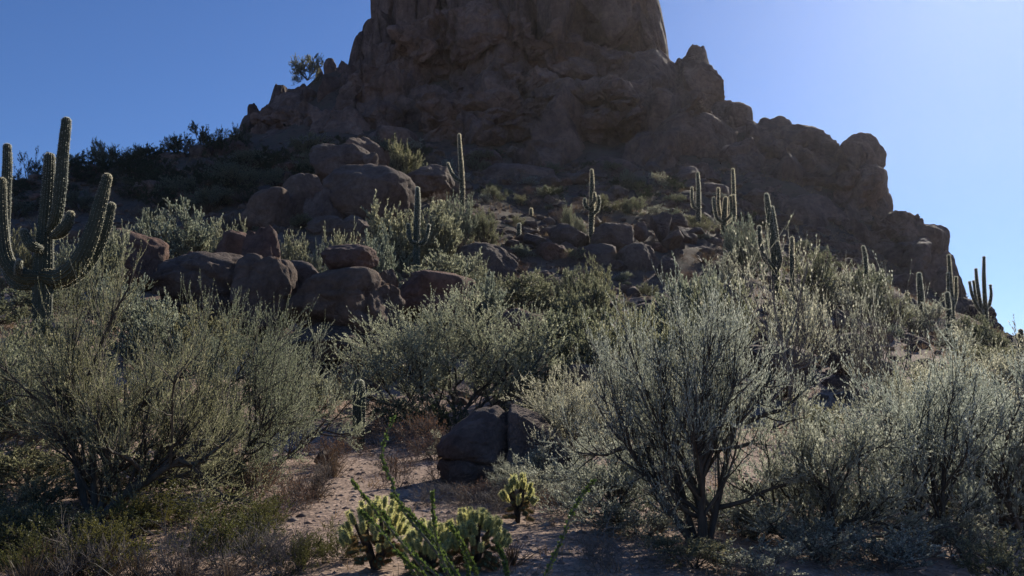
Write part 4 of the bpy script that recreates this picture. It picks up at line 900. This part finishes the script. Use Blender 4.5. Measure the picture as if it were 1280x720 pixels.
def cholla(px, py_top, wpx, Y, seed, label, nj=46, land=None):
    nj = int(nj * 2.2)
    b = P(px, 400, Y); z0 = g1(b.x, Y); top = P(px, py_top, Y).z; H = max(top - z0, .3); w = wpx * mpp(Y) / 2
    e = empty('cholla_cactus', (b.x, Y, z0)); rs = np.random.RandomState(seed)
    d = nrm(np.array([[.05, .05, 1], [-.16, .1, 1], [.16, -.1, 1], [.05, .25, 1], [-.1, -.2, 1]])); st = np.zeros((5, 3)); st[:, 2] = -.05
    Pp = grow(rs, st, d, np.full(5, H * .78), 6, .0, .12); v, f = tubes(Pp, np.full(5, .03), np.full(5, .02), 7)
    link_mesh('trunk', v, f, M['chollatrunk'], e, smooth=True)
    n = len(Pp)
    for j in range(nj):
        live = j < nj * .62
        a = rs.uniform(0, 6.28); q = math.sqrt(rs.uniform(0, 1)); 
        rr = q * w; hz = (H * (.84 - .45 * q ** 2.5) + rs.uniform(-.05, .03)) if live else H * rs.uniform(.14, .55)
        if not live: rr *= .62
        lean = (.08 + .6 * q ** 2) if live else (.6 + 1.4 * q)
        o = bpy.data.objects.new('joint', JM); col.objects.link(o); o.parent = e
        k = rs.uniform(.72, 1.0)
        o.location = (rr * math.cos(a) * .85, rr * math.sin(a) * .85, hz - .06); o.scale = (k, k, k)
        dv = Vector((math.cos(a) * math.sin(lean), math.sin(a) * math.sin(lean), math.cos(lean)))
        o.rotation_euler = dv.to_track_quat('Z', 'Y').to_euler()
        sp = bpy.data.objects.new('spines', JS if live else JO); col.objects.link(sp); sp.parent = o; sp['kind'] = 'stuff'
    tag(e, label, 'cholla'); 
    if land: LAND.append((px, py_top, land))
    return e
cholla(476,612,96,9.3,1,'leftmost teddy bear cholla with pale glowing joints behind the ocotillo wands',58,'the left cholla')
cholla(540,645,74,9.0,2,'low teddy bear cholla in the middle, half hidden by ocotillo wands',40)
cholla(595,628,92,9.2,3,'fullest teddy bear cholla, glowing round head on a dark trunk right of the ocotillo',62,'the fullest cholla')
cholla(647,584,44,12.2,4,'small teddy bear cholla among grey shrub twigs below the split boulder',24)

# ---- ocotillo: wands with small leaves
def ocotillo(px, Y, wands, label, land=None):
    x0 = P(px, 400, Y).x; z0 = g1(x0, Y); e = empty('ocotillo', (x0, Y, z0)); rs = np.random.RandomState(8)
    for W_ in wands:
        pts = [(0, 0, -.05, .016)]
        for k, a in enumerate(W_):
            p = P(a[0], a[1], Y + a[2]); pts.append((p.x - x0, p.y - Y, p.z - z0, .013 - .008 * k / len(W_)))
        q = smooth_path(pts, 26); v, f = tubes(q[None, :, :3], np.array([.014]), np.array([.005]), 6)
        wnd = link_mesh('wand', v, f, M['twig'], e, smooth=True)
        L = q[None, 3:, :3]; lv = leaves(rs, L, int(17 * len(L[0])), .034, .34, .9, .5, .0)
        link_mesh('leaves', lv[0], lv[1], M['ocoleaf'], wnd, kind='stuff')
    tag(e, label, 'ocotillo')
    if land: LAND.append((px, 650, land))
ocotillo(602, 7.4, [[(545,690,.2),(505,640,.3),(488,598,.35),(477,566,.35),(492,522,.35)],
  [(560,750,.0),(515,694,-.1),(470,640,-.2),(440,602,-.2)], [(575,725,.1),(546,680,.1),(520,650,.15),(490,618,.2)],
  [(570,735,-.2),(550,690,-.2),(542,650,-.25),(541,616,-.25)], [(590,735,.2),(580,690,.3),(563,655,.3)],[(540,740,.3),(505,700,.4),(468,655,.5),(450,640,.5)],
  [(632,735,.1),(630,700,.2),(621,682,.2)],[(585,745,.1),(560,705,.2),(530,665,.3),(512,645,.3)],[(600,735,-.1),(588,700,-.1),(572,668,-.2)],[(575,745,.2),(530,705,.3),(495,668,.4),(478,640,.4)],[(560,745,-.2),(520,712,-.3),(495,690,-.3)]], 'green-leaved ocotillo with thin wands fanning up from the bottom centre', 'the ocotillo')
ocotillo(668, 7.4, [[(682,722,.0),(700,680,.1),(722,628,.2),(742,602,.25)]], 'single leafy ocotillo wand leaning right at the bottom centre right')

# ---- loose dead branches and ground litter
def dead_branch(px, py, Y, L, seed, label, rz=0.0, lift=.03):
    b = hit(px, py) if Y is None else None
    if b is None: x0 = P(px, 400, Y or 10).x; b = Vector((x0, Y or 10, g1(x0, Y or 10)))
    rs = np.random.RandomState(seed); P0 = grow(rs, np.array([[0, 0, .04]]), np.array([[1, .15, .05]]), np.array([L]), 8, .0, .22)
    st, dd, _, _ = children(rs, P0, 6, .2, 1, .7, .2); dd[:, 2] = np.abs(dd[:, 2]) * .6; P1 = grow(rs, st, dd, L * .4 * rs.uniform(.5, 1.2, 6), 6, .02, .2)
    st, dd, _, _ = children(rs, P1, 4, .2, 1, .7, .2); dd[:, 2] = np.abs(dd[:, 2]); P2 = grow(rs, st, dd, L * .16 * rs.uniform(.5, 1.2, 24), 4, .02, .2)
    v, f = cat_([tubes(P0, np.array([.022]), np.array([.008]), 6), tubes(P1, np.full(6, .009), np.full(6, .004), 4), tubes(P2, np.full(24, .004), np.full(24, .002), 3)])
    o = link_mesh('fallen_branch', v, f, M['deadtwig'], smooth=True); o.location = b + Vector((0, 0, lift)); o.rotation_euler = (0, 0, rz); tag(o, label, 'branch')
dead_branch(690,700,None,1.5,1,'bleached bare branch lying on the ground right of the fullest cholla',.1)
dead_branch(215,700,None,1.5,2,'pale bare branch crossing in front of the yellow-green creosote bush',.2,.12)
dead_branch(985,690,None,1.8,3,'curved bleached branch low in the right foreground thicket',-.2,.25)
dead_branch(1085,700,None,1.4,4,'pale broken branch near the bottom right corner thicket',-.5,.12)
dead_branch(1040,500,18,2.4,5,'long bare crooked branch reaching right over the shrubs on the right',-.05,1.7)
dead_branch(330,535,None,1.2,6,'thin dark branch lying at the left of the sandy clearing',.2)

# gravel: pebbles nobody could count
def gravel():
    rs = np.random.RandomState(9); v0, f0 = ICO[3]; 
    import itertools
    v1 = np.array([(1,0,0),(-1,0,0),(0,1,0),(0,-1,0),(0,0,1),(0,0,-1)], float); f1 = np.array([(0,2,4),(2,1,4),(1,3,4),(3,0,4),(2,0,5),(1,2,5),(3,1,5),(0,3,5)])
    n = 15000; y = 7.5 + 28 * rs.rand(n) ** 1.2; x = rs.uniform(-.62, .62, n) * y; z = gz(x, y)
    s = .012 + .05 * rs.rand(n) ** 5; s = s * (.6 + y / 24)
    sc = np.stack([s * rs.uniform(.7, 1.5, n), s * rs.uniform(.7, 1.5, n), s * rs.uniform(.4, .8, n)], 1); a = rs.uniform(0, 6.28, n)
    V = v1[None] * (1 + rs.uniform(-.25, .25, (n, 6, 1))) * sc[:, None]; ca, sa = np.cos(a)[:, None], np.sin(a)[:, None]
    X = V[..., 0] * ca - V[..., 1] * sa; Yv = V[..., 0] * sa + V[..., 1] * ca
    V = np.stack([X + x[:, None], Yv + y[:, None], V[..., 2] + z[:, None]], -1)
    F_ = f1[None] + (np.arange(n) * 6)[:, None, None]
    o = link_mesh('gravel', V.reshape(-1, 3), F_.reshape(-1, 3), M['gravel'], kind='stuff'); tag(o, 'loose gravel and small stones strewn over the sandy ground', 'gravel')
M['gravel'] = leaf_mat('gravel_stone', [(.16,.11,.085), (.28,.20,.155), (.38,.30,.24), (.22,.15,.12)], 0.0, .9, .2)
gravel()
def scree():
    rs = np.random.RandomState(19); v1, f1 = ROCK_LOW; n = 11000; m = len(v1)
    y = 30 + 85 * rs.rand(n); x = rs.uniform(-.6, .62, n) * y; keep = (np.sin(x * .31 + 2 * np.sin(y * .13)) + np.sin(y * .23 - x * .17)) > rs.uniform(-1.6, 1.6, n)
    x, y = x[keep], y[keep]; n = len(x); z = gz(x, y); s = .10 + .55 * rs.rand(n) ** 3.5
    sc = np.stack([s * rs.uniform(.7, 1.5, n), s * rs.uniform(.7, 1.5, n), s * rs.uniform(.45, .9, n)], 1); a = rs.uniform(0, 6.28, n)
    V = v1[None] * (1 + rs.uniform(-.22, .22, (n, m, 1))) * sc[:, None]; ca, sa = np.cos(a)[:, None], np.sin(a)[:, None]
    V = np.stack([V[..., 0] * ca - V[..., 1] * sa + x[:, None], V[..., 0] * sa + V[..., 1] * ca + y[:, None], V[..., 2] + z[:, None] + s[:, None] * .1], -1)
    F_ = f1[None] + (np.arange(n) * m)[:, None, None]
    o = link_mesh('scree', V.reshape(-1, 3), F_.reshape(-1, 3), M['boulder'], kind='stuff'); tag(o, 'loose rubble and broken stones covering the upper slope', 'rubble')
ROCK_LOW = ico(1)
scree()
# ground cover: dry grass and low litter over the nearer ground and slope
def cover():
    rs = np.random.RandomState(12); n = 15000; y = 8 + 95 * rs.rand(n) ** .8; x = rs.uniform(-.62, .62, n) * y
    m = (np.sin(x * .9 + 1.7 * np.sin(y * .35)) + np.sin(y * .8 + x * .3)) > rs.uniform(-1.2, 1.6, n); 
    pxs = 640 + FPX * x / y; m &= ~((np.abs(pxs - 440) < 110) & (y > 12) & (y < 27) & (rs.rand(n) < .8))
    x, y = x[m], y[m]; n = len(x); st = np.stack([x, y, gz(x, y)], 1); st = np.repeat(st, 7, 0); k = len(st)
    st[:, :2] += rs.normal(size=(k, 2)) * .08; az = rs.uniform(0, 6.28, k); le = rs.uniform(0, .9, k)
    d = np.stack([np.sin(le) * np.cos(az), np.sin(le) * np.sin(az), np.cos(le)], 1); sc = (.7 + st[:, 1] / 60)
    Pp = grow(rs, st, d, .24 * rs.uniform(.4, 1.2, k) * sc, 3, -.1, .15)
    u = nrm(np.cross(d, rs.normal(size=d.shape)))[:, None, :] * (np.array([1, .8, .2])[None, :, None] * (.002 + .00022 * st[:, 1])[:, None, None])
    V = np.stack([Pp - u, Pp + u], 2); i_ = np.arange(k * 6).reshape(k, 3, 2); F_ = np.stack([i_[:, :-1, 0], i_[:, :-1, 1], i_[:, 1:, 1], i_[:, 1:, 0]], -1).reshape(-1, 4)
    o = link_mesh('dry_grass', V.reshape(-1, 3), F_, M['straw'], kind='stuff'); tag(o, 'thin dry grass and stubble between the shrubs and boulders', 'grass')
cover()

# ------------------------------------------------------------------ finish the labels of the scattered things
LOOK = {'dim': 'dark green', 'olive': 'olive green', 'pale': 'pale green', 'grey': 'silvery grey', 'dry': 'brown dry', 'dead': 'leafless dead', 'creosote': 'yellow-green', 'grass': 'straw-coloured'}
ORD = ['', 'second ', 'third ', 'fourth ', 'fifth ', 'sixth ', 'seventh ', 'eighth ', 'ninth ', 'tenth ', 'eleventh ', 'twelfth ', 'thirteenth ', 'fourteenth ', 'fifteenth ']
GRP = {}
for it in AUTO:
    o, x, y, w, c = it[:5]; kind = it[5] if len(it) > 5 else None
    lm = min(LAND, key=lambda l: (l[0] - x) ** 2 + (1.3 * (l[1] - y)) ** 2); dx, dy = x - lm[0], y - lm[1]
    side = ('to the right of' if dx > 0 else 'to the left of') if abs(dx) > abs(dy) else ('below' if dy > 0 else 'above')
    look = LOOK[kind] if kind else ('small brown' if w < 16 else 'mid-sized brown' if w < 30 else 'large brown')
    GRP.setdefault((look, c, side, lm[2]), []).append((dx * dx + dy * dy, o))
    o['group'] = {'boulder': 'boulders scattered over the slope', 'shrub': 'shrubs scattered over the slope', 'bush': 'bushes scattered over the slope'}.get(c, c + 's in the scrub')
for (look, c, side, lm), lst in GRP.items():
    lst.sort(key=lambda t: t[0])
    for k_, (_, o) in enumerate(lst):
        near = ORD[min(k_, 14)] + ('nearest ' if len(lst) > 1 else '')
        o['label'] = (near + look + ' ' + c + ' ' + side + ' ' + lm).strip().replace('to the right of', 'right of').replace('to the left of', 'left of'); o['category'] = c

# ------------------------------------------------------------------ air volume added to imitate veiling lens glare
def veil():
    me = bpy.data.meshes.new('veil'); x, y0, y1, z0, z1 = 420, -60, 430, -40, 130
    v = [(-x, y0, z0), (x, y0, z0), (x, y1, z0), (-x, y1, z0), (-x, y0, z1), (x, y0, z1), (x, y1, z1), (-x, y1, z1)]
    me.from_pydata(v, [], [(0, 3, 2, 1), (4, 5, 6, 7), (0, 1, 5, 4), (1, 2, 6, 5), (2, 3, 7, 6), (3, 0, 4, 7)]); me.update()
    m, nt, out = mat('glare_air'); pv = N(nt, 'ShaderNodeVolumePrincipled'); pv.inputs['Color'].default_value = (1, .93, .92, 1)
    pv.inputs['Density'].default_value = 0.00007; pv.inputs['Anisotropy'].default_value = 0.72
    nt.links.new(pv.outputs[0], out.inputs['Volume']); me.materials.append(m); o = obj_of('veil', me, None, 'stuff'); tag(o, 'added thin lens-glare haze over the whole sunlit hillside', 'veil')
veil()
